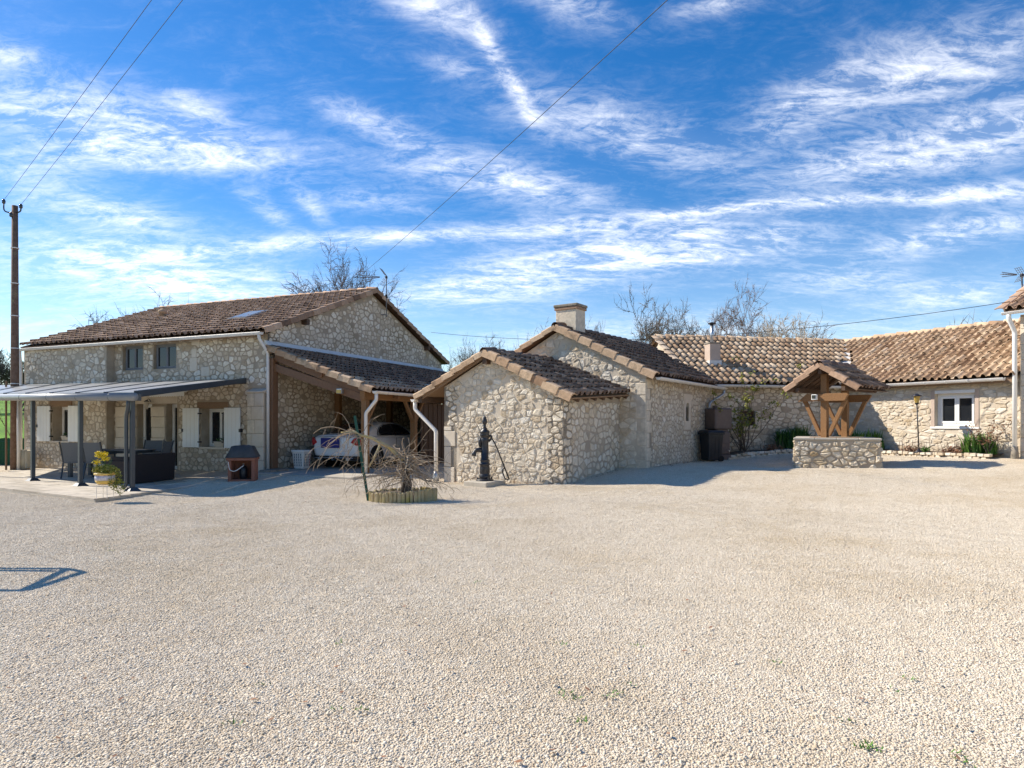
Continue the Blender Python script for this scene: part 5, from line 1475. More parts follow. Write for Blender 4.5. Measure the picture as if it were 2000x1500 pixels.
        g.add(pts + [cen], [(i, (i + 1) % 7, 7) for i in range(7)]); car.part('tail_light', g, 'tail_red')
    rg = [(.66, -.60, 1.075), (.66, .60, 1.075), (1.22, .53, 1.348), (1.22, -.53, 1.348)]
    g = MB(); nx_ = 6
    for k in range(nx_):
        a, b = k / nx_, (k + 1) / nx_
        L = lambda t, s_: (.655 + (1.27 - .655) * t, (-.62 + 1.24 * s_) * (1 - .12 * t), 1.068 + (1.358 - 1.068) * t + .018 * math.sin(math.pi * t) + .02 * (1 - (2 * s_ - 1) ** 2))
        for q in range(4):
            g.quad(P(*L(q / 4, a)), P(*L(q / 4, b)), P(*L((q + 1) / 4, b)), P(*L((q + 1) / 4, a)))
    car.part('rear_window', g, 'glass_dark', smooth=True)
    car.part('plate_mask', MB().box(P(-.035, .10, .79), (.05, .66, .30), fx, fy), 'blue_mask', bevel=.006, label='plain dark blue patch masking the number plate on the boot lid')  # blue patch laid over the plate, not a part of the car
    car.part('bumper_lip', MB().hexa([P(.02, -.74, .30), P(.02, .74, .30), P(.25, .82, .26), P(.25, -.82, .26), P(-.012, -.72, .40), P(-.012, .72, .40), P(.25, .875, .38), P(.25, -.875, .38)]), 'black_plastic', bevel=.02)
    car.part('chrome_strip', MB().tube([P(-.02, -.70, .335), P(-.025, 0, .345), P(-.02, .70, .335)], .012, 6), 'steel')
    for s_ in (-.52, .52): car.part('exhaust', MB().tube([P(-.03, s_, .30), P(.2, s_, .30)], .045, 10), 'steel')
    car.part('boot_seam', MB().tube([P(-.008, -.66, .965), P(-.012, 0, .985), P(-.008, .66, .965)], .007, 5), 'black_plastic')
    car.part('tow_ball', MB().tube(rounded([P(.1, 0, .30), P(-.06, 0, .27), P(-.08, 0, .36)], .04), .02, 8), 'steel', smooth=True)
    car.part('antenna', MB().tube([P(1.3, .0, 1.36), P(1.15, .0, 1.43)], .006, 5), 'black_plastic')


build_car()

# ------------------------------------------------------------------ hand pump
PSH = V(-.045, 1.02, -.08); pc = V(-.585, 14.13, 0) + PSH
pl = single('pump_plinth', MB().prism([PSH + q for q in (V(-1.07, 14.0, -.2), V(-.53, 13.60, -.2), V(-.10, 14.26, -.2), V(-.64, 14.65, -.2))], UP * .335), 'concrete', 'low square concrete plinth under the black hand pump', 'plinth', bevel=.02)
pump = Thing('hand_pump', V(pc.x, pc.y, .055), 'black cast-iron hand pump with long handle in front of the stone shed', 'hand pump')
b = V(pc.x, pc.y, .055)
pump.part('base_flange', MB().lathe([(.19, 0), (.19, .025), (.15, .035), (.125, .05)], b, 20), 'iron', smooth=True)
for k in range(4):
    a = .5 + k * math.pi / 2; pump.part('bolt', MB().lathe([(.018, 0), (.018, .05), (.01, .055)], b + V(math.cos(a) * .165, math.sin(a) * .165, .02), 8), 'iron')
pump.part('column', MB().lathe([(.118, .03), (.122, .12), (.105, .14), (.105, .16), (.112, .17), (.108, .28), (.10, .33), (.118, .34), (.118, .365), (.098, .38), (.092, .42), (.10, .43), (.10, .45), (.082, .46),
                                (.080, .80), (.086, .84), (.092, .90), (.084, .91), (.084, .94), (.10, .95), (.104, 1.0), (.096, 1.02), (.108, 1.03), (.108, 1.06), (.06, 1.10), (.05, 1.13)], b, 24), 'iron', smooth=True)
pump.part('finial', MB().lathe([(.045, 1.12), (.03, 1.16), (.035, 1.18), (.024, 1.20), (.05, 1.235), (.056, 1.27), (.05, 1.31), (.036, 1.34), (.04, 1.35), (.025, 1.375), (.008, 1.395)], b, 14), 'iron', smooth=True)
px_ = V(-1, -.15, 0).normalized()
pump.part('spout', MB().tube(rounded([b + px_ * .05 + UP * .66, b + px_ * .17 + UP * .665, b + px_ * .22 + UP * .62, b + px_ * .24 + UP * .53], .05, 4), [.055, .052, .048, .046, .045, .044, .042, .040, .040, .045, .05, .05][:12][:len(rounded([b, b + px_, b + UP, b], .05, 4))], 12), 'iron', smooth=True)
pump.part('spout_hook', MB().tube([b + px_ * .23 + UP * .54, b + px_ * .235 + UP * .48], .012, 6), 'iron')
pump.part('ornament', MB().tube(rounded([b + px_ * .08 + UP * .92, b + px_ * .115 + UP * .82, b + px_ * .09 + UP * .72], .05), [.03, .034, .036, .034, .03, .028], 8), 'iron', smooth=True)
hx = V(1, .1, 0).normalized()
pump.part('yoke', MB().tube(rounded([b + hx * .07 + UP * .93, b + hx * .14 + UP * .98, b + hx * .15 + UP * .90, b + hx * .08 + UP * .84], .04), .024, 8), 'iron', smooth=True)
h1, h2, h3 = b + hx * .14 + UP * .93, b + hx * .24 + UP * .76, b + hx * .53 + UP * .02
pump.part('handle', MB().tube(rounded([h1, h2, h3], .12, 5), .0155, 8), 'iron', smooth=True)
hd = (h3 - h2).normalized(); ho = hd.cross(V(0, 1, 0)).normalized() * -1
l0 = h2 + (h3 - h2) * .66
pump.part('hand_loop', MB().tube(rounded([l0 - ho * .01, l0 + ho * .075 + hd * .02, l0 + ho * .08 + hd * .24, h3 + hd * .0, h3 - hd * .05], .04), .013, 8), 'iron', smooth=True)
pump.o.scale = (1.075,) * 3

# ------------------------------------------------------------------ log-edged bed with bare weeping shrub
bc = V(-2.02, 12.15, 0); rq = random.Random(12)
bed = Thing('log_edged_bed', V(bc.x, bc.y, gz(bc.x, bc.y)), 'small oval flower bed edged with short upright logs', 'flower bed')
zb = gz(bc.x, bc.y); n = 52
for k in range(n):
    a = 2 * math.pi * k / n; p = bc + V(math.cos(a) * .60, math.sin(a) * .42, 0); r_ = .036 * rq.uniform(.85, 1.15); h_ = .19 + .03 * math.cos(a) + rq.uniform(-.02, .02)
    zz = gz(p.x, p.y)
    bed.part('log', MB().tube([V(p.x, p.y, zz - .08), V(p.x + rq.uniform(-.01, .01), p.y, zz + h_ - .012), V(p.x, p.y, zz + h_)], [r_, r_, r_ * .7], 8), 'log', smooth=False)
mb = MB(); ring = [bc + V(math.cos(2 * math.pi * k / 24) * .57, math.sin(2 * math.pi * k / 24) * .39, 0) for k in range(24)]
mb.prism([V(p.x, p.y, zb - .1) for p in ring], UP * .24); bed.part('soil', mb, 'soil')


def arc_branch(mb, p, d, L, r, rnd, droop, seg=7, kids=0, depth=0):
    pts = [Vector(p)]; d = Vector(d).normalized(); rr = [r]
    for i in range(seg):
        d = (d + V(rnd.gauss(0, .22), rnd.gauss(0, .22), rnd.gauss(0, .16) - droop)).normalized(); pts.append(pts[-1] + d * L / seg); rr.append(max(.0032, r * (1 - .8 * (i + 1) / seg)))
        if pts[-1].z < .06: break
    mb.tube(pts, rr[:len(pts)], 5 if r > .012 else 4, tone=rnd.random())
    if depth < 3:
        for _ in range(kids):
            k = rnd.randrange(1, len(pts)); q = pts[k]; dd = (d * .5 + V(rnd.gauss(0, .8), rnd.gauss(0, .8), rnd.gauss(.1, .5))).normalized()
            arc_branch(mb, q, dd, L * rnd.uniform(.35, .7), rr[min(k, len(rr) - 1)] * .62, rnd, droop * 1.1 + .03, 6, max(0, kids - 1), depth + 1)


tk = V(-1.98, 12.2, zb)
shr = Thing('weeping_shrub', tk, 'bare gnarled weeping shrub with tangled pale twigs in the log-edged bed', 'shrub')
rs = random.Random(41)
mb = MB()
for q in ((0, 0), (.04, .03), (-.05, .02)):
    mb.tube([tk + V(q[0], q[1], .0), tk + V(q[0] * 1.5 + .02, q[1], .3), tk + V(q[0] * .5 - .02, q[1] * .5, .62), tk + V(-.05 + q[0], 0, .78)], [.045, .035, .035, .03], 8)
shr.part('trunk', mb, 'bark', smooth=True)
mb = MB(); tp = tk + V(-.05, 0, .74)
arm_ = [tp, tk + V(-.30, -.03, .98), tk + V(-.62, -.06, 1.16), tk + V(-.80, -.07, 1.20), tk + V(-.92, -.08, 1.27), tk + V(-1.18, -.1, 1.26)]
mb.tube(arm_, [.04, .034, .028, .022, .018, .010], 8)
arm2 = [tk + V(-.45, -.04, 1.06), tk + V(-.55, -.1, .82), tk + V(-.66, -.1, .62)]; mb.tube(arm2, [.026, .02, .012], 7)
shr.part('main_branch', mb, 'log', smooth=True)
mb = MB()
for k in range(24):
    i = rs.choice((1, 2, 3, 4)); p = arm_[i] + (arm_[i + 1] - arm_[i]) * rs.random()
    arc_branch(mb, p, V(rs.gauss(-.35, .5), rs.gauss(0, .5), rs.gauss(-.15, .5)), rs.uniform(.35, .85), .010, rs, .16, 7, 2)
for k in range(58):
    a = rs.uniform(0, 2 * math.pi); p = tk + V(rs.gauss(0, .08), rs.gauss(0, .07), rs.uniform(.35, .85))
    arc_branch(mb, p, V(math.cos(a), math.sin(a) * .8, rs.uniform(-.1, .7)), rs.uniform(.45, 1.0), rs.uniform(.007, .015), rs, .14, 8, 2)
for dx, L in ((.10, .75), (.52, .8), (.55, .55)):
    arc_branch(mb, tk + V(.02, 0, .72), V(dx * .7, 0, 1), L, .008, rs, -.0, 6, 1, 2)
arc_branch(mb, tk + V(.1, 0, .6), V(1, -.1, .25), .95, .016, rs, .10, 8, 3)
arc_branch(mb, tk + V(.1, 0, .5), V(1, -.2, .1), 1.35, .012, rs, .06, 9, 3)
shr.part('twigs', mb, 'twig_pale')
st_ = at_ground(721, 979, -.05); st_.z = gz(st_.x, st_.y)
stk = Thing('green_stake', st_, 'leaning dark green metal stake tied to the bare shrub', 'stake')
tpp = V((693 - 1000) / F * (st_.y + .1), st_.y + .1, CAMZ + (HZ - 812) / F * (st_.y + .1))
stk.part('rod', MB().bar(st_ + UP * -.1, tpp, .045, .03, V(0, 1, 0)), 'green_post')
stk.part('tie', MB().tube([st_ + (tpp - st_) * .72 + V(math.cos(2 * math.pi * k / 10) * .035, math.sin(2 * math.pi * k / 10) * .035, 0) for k in range(11)], .008, 5), 'wire')

# ------------------------------------------------------------------ bins and rain tank
bb = at_ground(1398, 903, .38)
bX_ = SD.copy(); bY_ = UP.cross(bX_)
bn = asd.at(asd.t(1386), .37, .55)
bb = V((1389 - 1000) / F * 19.35, 19.35, 0); bb.z = gz(bb.x, bb.y)
def sq(c, hx_, hy_, z, ox=0): return [c + V(.96, .28, 0) * (sx * hx_ + ox) + V(-.28, .96, 0) * sy * hy_ + UP * z for sx, sy in ((-1, -1), (1, -1), (1, 1), (-1, 1))]
wb_ = Thing('wheelie_bin', bb, 'black wheeled refuse bin in front of the brown rain tank', 'bin')
wb_.part('body', MB().hexa(sq(bb, .21, .21, .05) + sq(bb, .25, .26, .82)), 'black_plastic', bevel=.025)
wb_.part('rim', MB().hexa(sq(bb, .275, .285, .80) + sq(bb, .28, .29, .85)), 'black_plastic', bevel=.012)
wb_.part('lid', MB().hexa(sq(bb, .285, .30, .853) + sq(bb, .24, .25, .92)), 'black_plastic', bevel=.02)
wb_.part('handle', MB().tube([p for p in (bb + V(.30, -.16, .86), bb + V(.36, -.15, .88), bb + V(.28, .25, .88), bb + V(.24, .22, .86))], .016, 8), 'black_plastic')
for sy in (-1, 1): wb_.part('wheel', MB().tube([bb + V(.96, .28, 0) * .2 + V(-.28, .96, 0) * (sy * .19 - .03) + UP * .09, bb + V(.96, .28, 0) * .2 + V(-.28, .96, 0) * (sy * .19 + .03) + UP * .09], .09, 14), 'rubber')
for k in (-.12, 0, .12): wb_.part('rib', MB().hexa([p + V(.96, .28, 0) * k for p in sq(bb + V(.28, -.96, 0) * .213, .018, .012, .12)] + [p + V(.96, .28, 0) * k for p in sq(bb + V(.28, -.96, 0) * .255, .018, .012, .74)]), 'black_plastic')
rbp = V((1402 - 1000) / F * 20.0, 20.0, 0); rbp.z = gz(rbp.x, rbp.y)
rt_ = Thing('rain_tank', rbp, 'tall brown stacked plastic rain tank under the outbuilding downpipe', 'water tank')
rt_.part('base', MB().hexa(sq(rbp, .27, .30, .0) + sq(rbp, .27, .30, .16)), 'brown_plastic', bevel=.02)
rt_.part('lower_tank', MB().hexa(sq(rbp, .25, .29, .16) + sq(rbp, .25, .29, .86)), 'brown_plastic', bevel=.05)
rt_.part('collar', MB().hexa(sq(rbp, .20, .24, .86) + sq(rbp, .20, .24, .92)), 'brown_plastic', bevel=.01)
rt_.part('upper_tank', MB().hexa(sq(rbp, .30, .31, .92) + sq(rbp, .30, .31, 1.56)), 'brown_plastic', bevel=.05)
rt_.part('band', MB().hexa(sq(rbp, .262, .302, .50) + sq(rbp, .262, .302, .54)), 'brown_plastic', bevel=.01)
rt_.part('inlet', MB().lathe([(.06, 1.55), (.06, 1.62), (.05, 1.64)], V(rbp.x - .08, rbp.y, rbp.z), 12), 'brown_plastic', smooth=True)
rt_.part('tap', MB().tube([rbp + V(.2, -.32, .3), rbp + V(.22, -.40, .29), rbp + V(.22, -.40, .25)], .014, 6), 'steel')

# ------------------------------------------------------------------ well
WZ = .28; FL, FR = V(7.03, 16.3, 0), V(8.72, 15.5, 0); BR_, BL_ = FR + V(.60, 1.55, 0), FL + V(.88, 1.75, 0); RIM = 1.02
well = Thing('stone_well', (FL + BR_) / 2 + UP * WZ, 'square stone well with a little tiled roof on Y-shaped timber frames', 'well')
crn = [FL, FR, BR_, BL_]; jobs = []
for i in range(4):
    p, q = crn[i], crn[(i + 1) % 4]; d = (q - p); L = d.length; w_ = Wall(p, d, V(d.y, -d.x, 0))
    o = well.part('wall', wall_mb(w_, [(0.0 if i % 2 == 0 else .3, -.1), (L if i % 2 == 0 else L - .3, -.1), (L if i % 2 == 0 else L - .3, RIM - .05), (0.0 if i % 2 == 0 else .3, RIM - .05)], .3), 'mortar')
    jobs.append((w_, o, rubble(rect_poly(.0, L, WZ - .1, RIM - .06), [], .12, 1.5, .008, .25), .042))
lay_stones(well, jobs, 'stone_well', 300)
for i in range(4):
    p, q = crn[i], crn[(i + 1) % 4]; d = (q - p).normalized(); nn = V(d.y, -d.x, 0); L = (q - p).length; w_ = Wall(p, d, nn); k = 4; off = 0 if i % 2 == 0 else .3
    for j in range(k):
        a, b_ = off - (.03 if not off else 0) + (L - 2 * off + (.06 if not off else 0)) * j / k, off - (.03 if not off else 0) + (L - 2 * off + (.06 if not off else 0)) * (j + 1) / k
        well.part('coping', wbox(w_, a + .004, b_ - .004, RIM - .05, RIM, -.32, .03), 'concrete', bevel=.012)
mid = (FL + FR + BR_ + BL_) / 4
dd_ = (FR - FL).normalized()
for k in range(6):
    c = mid + V(dd_.y, -dd_.x, 0) * (-.55 + .22 * k); well.part('cover_board', MB().box(V(c.x, c.y, RIM + .012 - .03), (1.25, .21, .035), dd_), 'wood_old', bevel=.006)
WK = V(.74, .67, 0).normalized(); WC = V(.67, -.74, 0).normalized()
P1 = V(7.85, 16.45, 0); P2 = P1 + WK * 1.28
def wp(c, k, z): return P1 + WC * c + WK * k + UP * z
for kk, p in ((0, P1), (1.28, P2)):
    po = well.part('post', MB().box(V(p.x, p.y, (RIM - .1 + 2.62) / 2), (.15, .15, 2.72 - RIM), WC, WK), 'wood_warm', bevel=.008)
    o_ = -.10 if kk == 0 else .10
    hb_ = .62
    well.part('tie_beam', MB().prism([wp(-hb_, kk + o_ - .04, 1.93), wp(hb_ - .1, kk + o_ - .04, 1.93), wp(hb_, kk + o_ - .04, 2.10), wp(hb_ - .05, kk + o_ - .04, 2.12), wp(-hb_ + .22, kk + o_ - .04, 2.12)], WK * .08), 'wood_warm', bevel=.006)
    for sg in (-1, 1):
        well.part('brace', MB().bar(wp(sg * .10, kk, RIM + .05), wp(sg * .50, kk, 1.96), .09, .09, WK), 'wood_warm', po, bevel=.006)
        well.part('rafter', MB().bar(wp(sg * .02, kk, 2.70), wp(sg * .76, kk, 2.18), .07, .09, WK), 'wood_dark', bevel=.005)
for sg in (-1, 1):
    well.part('purlin', MB().bar(wp(sg * .56, -.30, 2.22), wp(sg * .56, 1.66, 2.22), .09, .10), 'wood_dark', bevel=.006)
    for k in np.linspace(-.24, 1.58, 7): well.part('batten', MB().bar(wp(sg * .05, k, 2.74), wp(sg * .78, k, 2.215), .05, .04, WK), 'wood_dark')
well.part('ridge_beam', MB().bar(wp(0, -.30, 2.66), wp(0, 1.66, 2.68), .08, .12), 'wood_dark', bevel=.006)
wz0, wz1 = 2.20, 2.80
q0, q1 = wp(-.82, -.34, wz0), wp(-.82, 1.70, wz0); g0, g1 = wp(0, -.34, wz1), wp(0, 1.70, wz1); h0, h1_ = wp(.88, -.34, wz0), wp(.88, 1.70, wz0)
wr = well.part('roof', slab(h0, h1_, g0, g1, .025), 'wood_dark'); well.part('roof_boards', slab(q0, q1, g0, g1, .025), 'wood_dark', wr)
rf = Roof(well, wr, 'tile_brown', 44, .32, .22)
rf.patch(h0, h1_, g0, g1, wid=.20, exp=.36); rf.patch(q0, q1, g0, g1, wid=.20, exp=.36, bias=lambda c: .2)
rf.run('verge', lambda: verge_geo(rf.rnd, side=-1, wt_=.2, hs_=.12), h0, g0, UP, .37, .35)
rf.run('verge2', lambda: verge_geo(rf.rnd, side=1, wt_=.2, hs_=.12), q0, g0, UP, .37, .45)
rf.run('ridge', lambda: barrel_geo(rf.rnd, r=.125), g1 + UP * .04, g0 + UP * .04, UP, .38, -.2); rf.done(300)
spl = Thing('spotlight', wp(-.18, -.2, 2.0), 'small white spotlight with dark lens on the front beam of the well roof', 'spotlight')
spl.part('housing', MB().box(wp(-.17, -.19, 2.03), (.13, .10, .14), WC, WK), 'white_paint', bevel=.015)
spl.part('lens', MB().box(wp(-.17, -.245, 2.04), (.09, .012, .09), WC, WK), 'glass_dark')

# ------------------------------------------------------------------ flower beds along the barn: kerb stones, plants, lamp
rq = random.Random(77)
kL0, kL1 = bw.at(-.1, 0, .95), bw.at(LBL - .55, 0, .95); kR0, kR1 = bq.at(.35, 0, .85), bq.at(4.6, 0, .85)
for nm, A, B, n_, lab in (('flower_bed', kL0, kL1, 26, 'shaded flower bed edged with low stones along the barn'), ('flower_bed', kR0, kR1, 26, 'sunny flower bed edged with low stones under the white window')):
    w_ = bw if A is kL0 else bq
    t0 = Thing(nm, (A + B) / 2 + UP * gz(*((A + B) / 2).xy), lab, 'flower bed')
    bp = [A, B, B - w_.n * .8, A - w_.n * .8]
    nseg = 12; vsb = []
    for i in range(nseg + 1):
        for j in range(5):
            p = A + (B - A) * i / nseg - w_.n * (.82 * j / 4); vsb.append(V(p.x, p.y, gz(p.x, p.y) + .08 + .04 * math.sin(i * 1.7 + j) * (0 < j < 4) + .03 * j / 4))
    mb = MB(); mb.add(vsb, [(i * 5 + j, i * 5 + j + 1, (i + 1) * 5 + j + 1, (i + 1) * 5 + j) for i in range(nseg) for j in range(4)])
    t0.part('soil', mb, 'soil')
    for lay in range(2):
        for k in range(n_):
            f0_, f1_ = k / n_, (k + 1) / n_; c = A + (B - A) * (f0_ + f1_) / 2; L = (B - A).length / n_; d = (B - A).normalized()
            c = c + w_.n * rq.uniform(-.02, .03) + d * (.5 * L if lay else 0); zz = gz(c.x, c.y)
            hh = .075 * rq.uniform(.75, 1.2)
            bx = MB(); hx_ = L * .5 * rq.uniform(.86, 1.02); hy_ = .09 * rq.uniform(.7, 1.2); z0_ = zz - .03 + lay * .085
            q_ = lambda s: s * rq.uniform(.8, 1.1)
            bx.hexa([c + d * q_(sx * hx_) + w_.n * q_(sy * hy_) + UP * (z0_) for sx, sy in ((-1, -1), (1, -1), (1, 1), (-1, 1))] + [c + d * q_(sx * hx_ * .92) + w_.n * q_(sy * hy_ * .9) + UP * (z0_ + hh * rq.uniform(.9, 1.15)) for sx, sy in ((-1, -1), (1, -1), (1, 1), (-1, 1))], rq.random())
            t0.part('edging_stone', bx, 'stone_cream', bevel=.012)


def blades(c, n, h, spread, label, m='leaf_green', seed=1, name='iris_clump', cat='plant'):
    rnd = random.Random(seed); mb = MB()
    for _ in range(n):
        a = rnd.uniform(0, 2 * math.pi); r_ = rnd.random() ** .5 * spread; p = c + V(math.cos(a) * r_, math.sin(a) * r_ * .6, 0); b = rnd.uniform(0, 2 * math.pi)
        lean = V(math.cos(b), math.sin(b), 0) * rnd.uniform(.05, .5) * h; hh = h * rnd.uniform(.6, 1.15); sd = V(-math.sin(b), math.cos(b), 0) * .018 * rnd.uniform(.7, 1.4)
        p1 = p + lean * .35 + UP * hh * .6; p2 = p + lean + UP * hh * (1 - .25 * lean.length / h)
        mb.add([p - sd, p + sd, p1 + sd, p1 - sd, p2], [(0, 1, 2, 3), (3, 2, 4)], rnd.random())
    t = Thing(name, c, label, cat); t.part('leaves', mb, m); return t


def gp3(w_, u, out, dz=.1):
    t_ = w_.t(u); p = w_.at(t_, 0, out); return V(p.x, p.y, gz(p.x, p.y) + dz)


blades(gp3(bw, 1535, .35), 260, .68, .5, 'dark green iris clump left of the well', 'leaf_dark', 1)
blades(gp3(bw, 1552, .25), 100, .78, .22, 'bright tall iris clump just behind the left edge of the well', 'leaf_green', 2)
blades(gp3(bq, 1700, .35), 260, .66, .62, 'bright green iris clump right of the well roof post', 'leaf_green', 3)
blades(gp3(bq, 1733, .5), 130, .26, .2, 'low rounded green plant beside the right edge of the well', 'leaf_green', 4, 'low_plant')
blades(gp3(bw, 1632, .4), 90, .55, .3, 'dark iris clump seen between the well posts', 'leaf_dark', 5)
blades(gp3(bq, 1922, .4), 170, .58, .36, 'green iris clump under the right side of the white window', 'leaf_green', 6)
blades(gp3(bq, 1950, .35), 80, .38, .16, 'narrow green iris clump beside the white downpipe', 'leaf_green', 7)
mb = MB(); rl = random.Random(8)
c = gp3(bq, 1829, .55); lp2 = Thing('low_plant', c, 'small dark green cushion plant at the foot of the garden lamp', 'plant'); leaves(mb, c + UP * .08, (.15, .12, .13), 260, .05, rl, shell=0); lp2.part('leaves', mb, 'leaf_green')


def twiggy(c, h, spread, n, m, leafn, leafm, label, name, seed, lsize=.05, cat='shrub'):
    rnd = random.Random(seed); t = Thing(name, c, label, cat); mb = MB(); tips = []
    for k in range(n):
        a = rnd.uniform(0, 2 * math.pi); d = V(math.cos(a) * spread, math.sin(a) * spread * .7, 1).normalized(); p = Vector(c); pts = [p]; L = h * rnd.uniform(.7, 1.1)
        for i in range(6):
            d = (d + V(rnd.gauss(0, .14), rnd.gauss(0, .14), .03)).normalized(); p = p + d * L / 6; pts.append(p)
            if i > 1: tips.append(p)
            if i > 1 and rnd.random() < .8:
                e = (d + V(rnd.gauss(0, .7), rnd.gauss(0, .7), rnd.gauss(0, .3))).normalized(); q = p + e * L * .22; mb.tube([p, q], [.006, .003], 4); tips.append(q)
        mb.tube(pts, [.014 * (1 - .12 * i) for i in range(len(pts))], 5)
    t.part('stems', mb, m); mb = MB()
    for _ in range(leafn):
        p = rnd.choice(tips); leaves(mb, p, (.12, .12, .10), 1, lsize, rnd, shell=0)
    t.part('leaves', mb, leafm); return t


twiggy(gp3(bw, 1440, .45), 2.45, .8, 11, 'bark', 900, 'leaf_yellow', 'loose yellow-green shrub in front of the small barred window', 'leafy_shrub', 5, .085)
twiggy(gp3(bw, 1436, .3), 1.3, .35, 7, 'bark', 300, 'leaf_yellow', 'darker leafy shrub beside the brown rain tank', 'leafy_shrub', 6, .08)
twiggy(gp3(bq, 1946, .45), .8, .45, 8, 'bark', 260, 'leaf_dead', 'reddish-brown withered rose bush by the white downpipe', 'withered_shrub', 7, .06)
for i, (w_, u, lab) in enumerate(((bw, 1490, 'withered reddish stems in the shaded bed left of the well'), (bq, 1800, 'withered brown plants left of the garden lamp'), (bq, 1882, 'withered brown plants below the white window'), (bq, 1905, 'withered reddish plants right of the window centre'))):
    c = gp3(w_, u, .5); t = Thing('withered_plant', c, lab, 'plant'); rnd = random.Random(60 + i); mb = MB()
    leaves(mb, c + UP * .06, (.36, .18, .14), 220, .07, rnd, shell=0); t.part('dry_leaves', mb, 'leaf_dead'); mb = MB()
    for k in range(26): p = c + V(rnd.gauss(0, .22), rnd.gauss(0, .1), 0); mb.tube([p, p + V(rnd.gauss(0, .05), rnd.gauss(0, .05), rnd.uniform(.12, .36))], .005, 4)
    t.part('stems', mb, 'bark_red')
# lamp post
lpb = gp3(bq, 1826, .80, .10); lamp = Thing('garden_lamp', lpb, 'slim black garden lamp with amber glass in front of the barn window', 'lamp')
lz = CAMZ + (HZ - 770) / F * lpb.y
lamp.part('foot', MB().lathe([(.13, 0), (.12, .03), (.06, .07), (.03, .13)], lpb, 12), 'iron', smooth=True)
tpz = V(lpb.x - .06, lpb.y, lz - .26)
lamp.part('pole', MB().tube([lpb + UP * .1, tpz], .017, 8), 'iron', smooth=True)
lamp.part('glass', MB().lathe([(.05, 0), (.085, .20)], tpz, 8), 'lamp_amber')
lamp.part('cap', MB().lathe([(.13, .20), (.135, .215), (.06, .25), (.02, .28)], tpz, 12), 'iron', smooth=True)
lamp.part('cup', MB().lathe([(.02, -.05), (.055, .0), (.055, .012)], tpz, 10), 'iron', smooth=True)

# ------------------------------------------------------------------ utility pole, conduit, wires
ub = at_ground(29, 917, -.2); pole = Thing('utility_pole', ub, 'tall weathered utility pole at the left edge beside the house', 'utility pole')
ptz = CAMZ + (HZ - 402) / F * ub.y
pole.part('shaft', MB().tube([ub + UP * -.2, ub + UP * ptz * .5, V(ub.x, ub.y, ptz)], [.135, .115, .09], 12), 'pole_wood', smooth=True)
pole.part('conduit', MB().tube([ub + V(.22, -.12, -.1), ub + V(.22, -.12, 2.35)], .055, 10), 'pvc', smooth=True)
pole.part('batten', MB().bar(ub + V(-.22, -.1, -.1), ub + V(-.22, -.1, 3.0), .05, .04), 'wood_old')
for zz in (2.9, 4.1, 5.2, 6.3, 7.5): pole.part('band', MB().tube([ub + UP * zz, ub + UP * (zz + .03)], .126, 14), 'zinc')
ins = []
for dx, dz in ((-.30, .10), (.28, -.06), (-.05, -.35)):
    p = V(ub.x, ub.y, ptz - .25); q = V(ub.x + dx, ub.y - .1, ptz + dz)
    pole.part('hook', MB().tube(rounded([p, V(q.x, q.y, p.z + .02), q], .12, 4), .022, 8), 'iron', smooth=True)
    pole.part('insulator', MB().lathe([(.03, -.06), (.06, -.03), (.045, .0), (.06, .03), (.045, .06), (.03, .09)], q, 10), 'glass_grey', smooth=True); ins.append(q + UP * .06)
def pt(u, v, D): return V((u - 1000) / F * D, D, CAMZ + (HZ - v) / F * D)
def wire(a, b, sag, label, r_=.0055, n_=28):
    pts = [a + (b - a) * (k / n_) - UP * (sag * 4 * (k / n_) * (1 - k / n_)) for k in range(n_ + 1)]
    single('overhead_wire', MB().tube(pts, r_, 5), 'wire', label, 'wire', smooth=True)
def beyond(a, b, k): return a + (b - a) * k
wire(ins[0], beyond(ins[0], pt(285, 0, 12.2), 2.6), .15, 'left-hand thin wire rising from the utility pole')
wire(ins[1], beyond(ins[1], pt(345, 0, 12.4), 2.6), .15, 'right-hand thin wire rising from the utility pole')
wire(pt(640, 590, 33), beyond(pt(640, 590, 33), pt(1275, 0, 10), 1.4), .25, 'long wire crossing the sky diagonally above the farmhouse ridge', .0065)
wire(pt(842, 649, 27.6), pt(1973, 589, 17.1), .62, 'thin wire running from the farmhouse to the right-hand house', .008, 50)


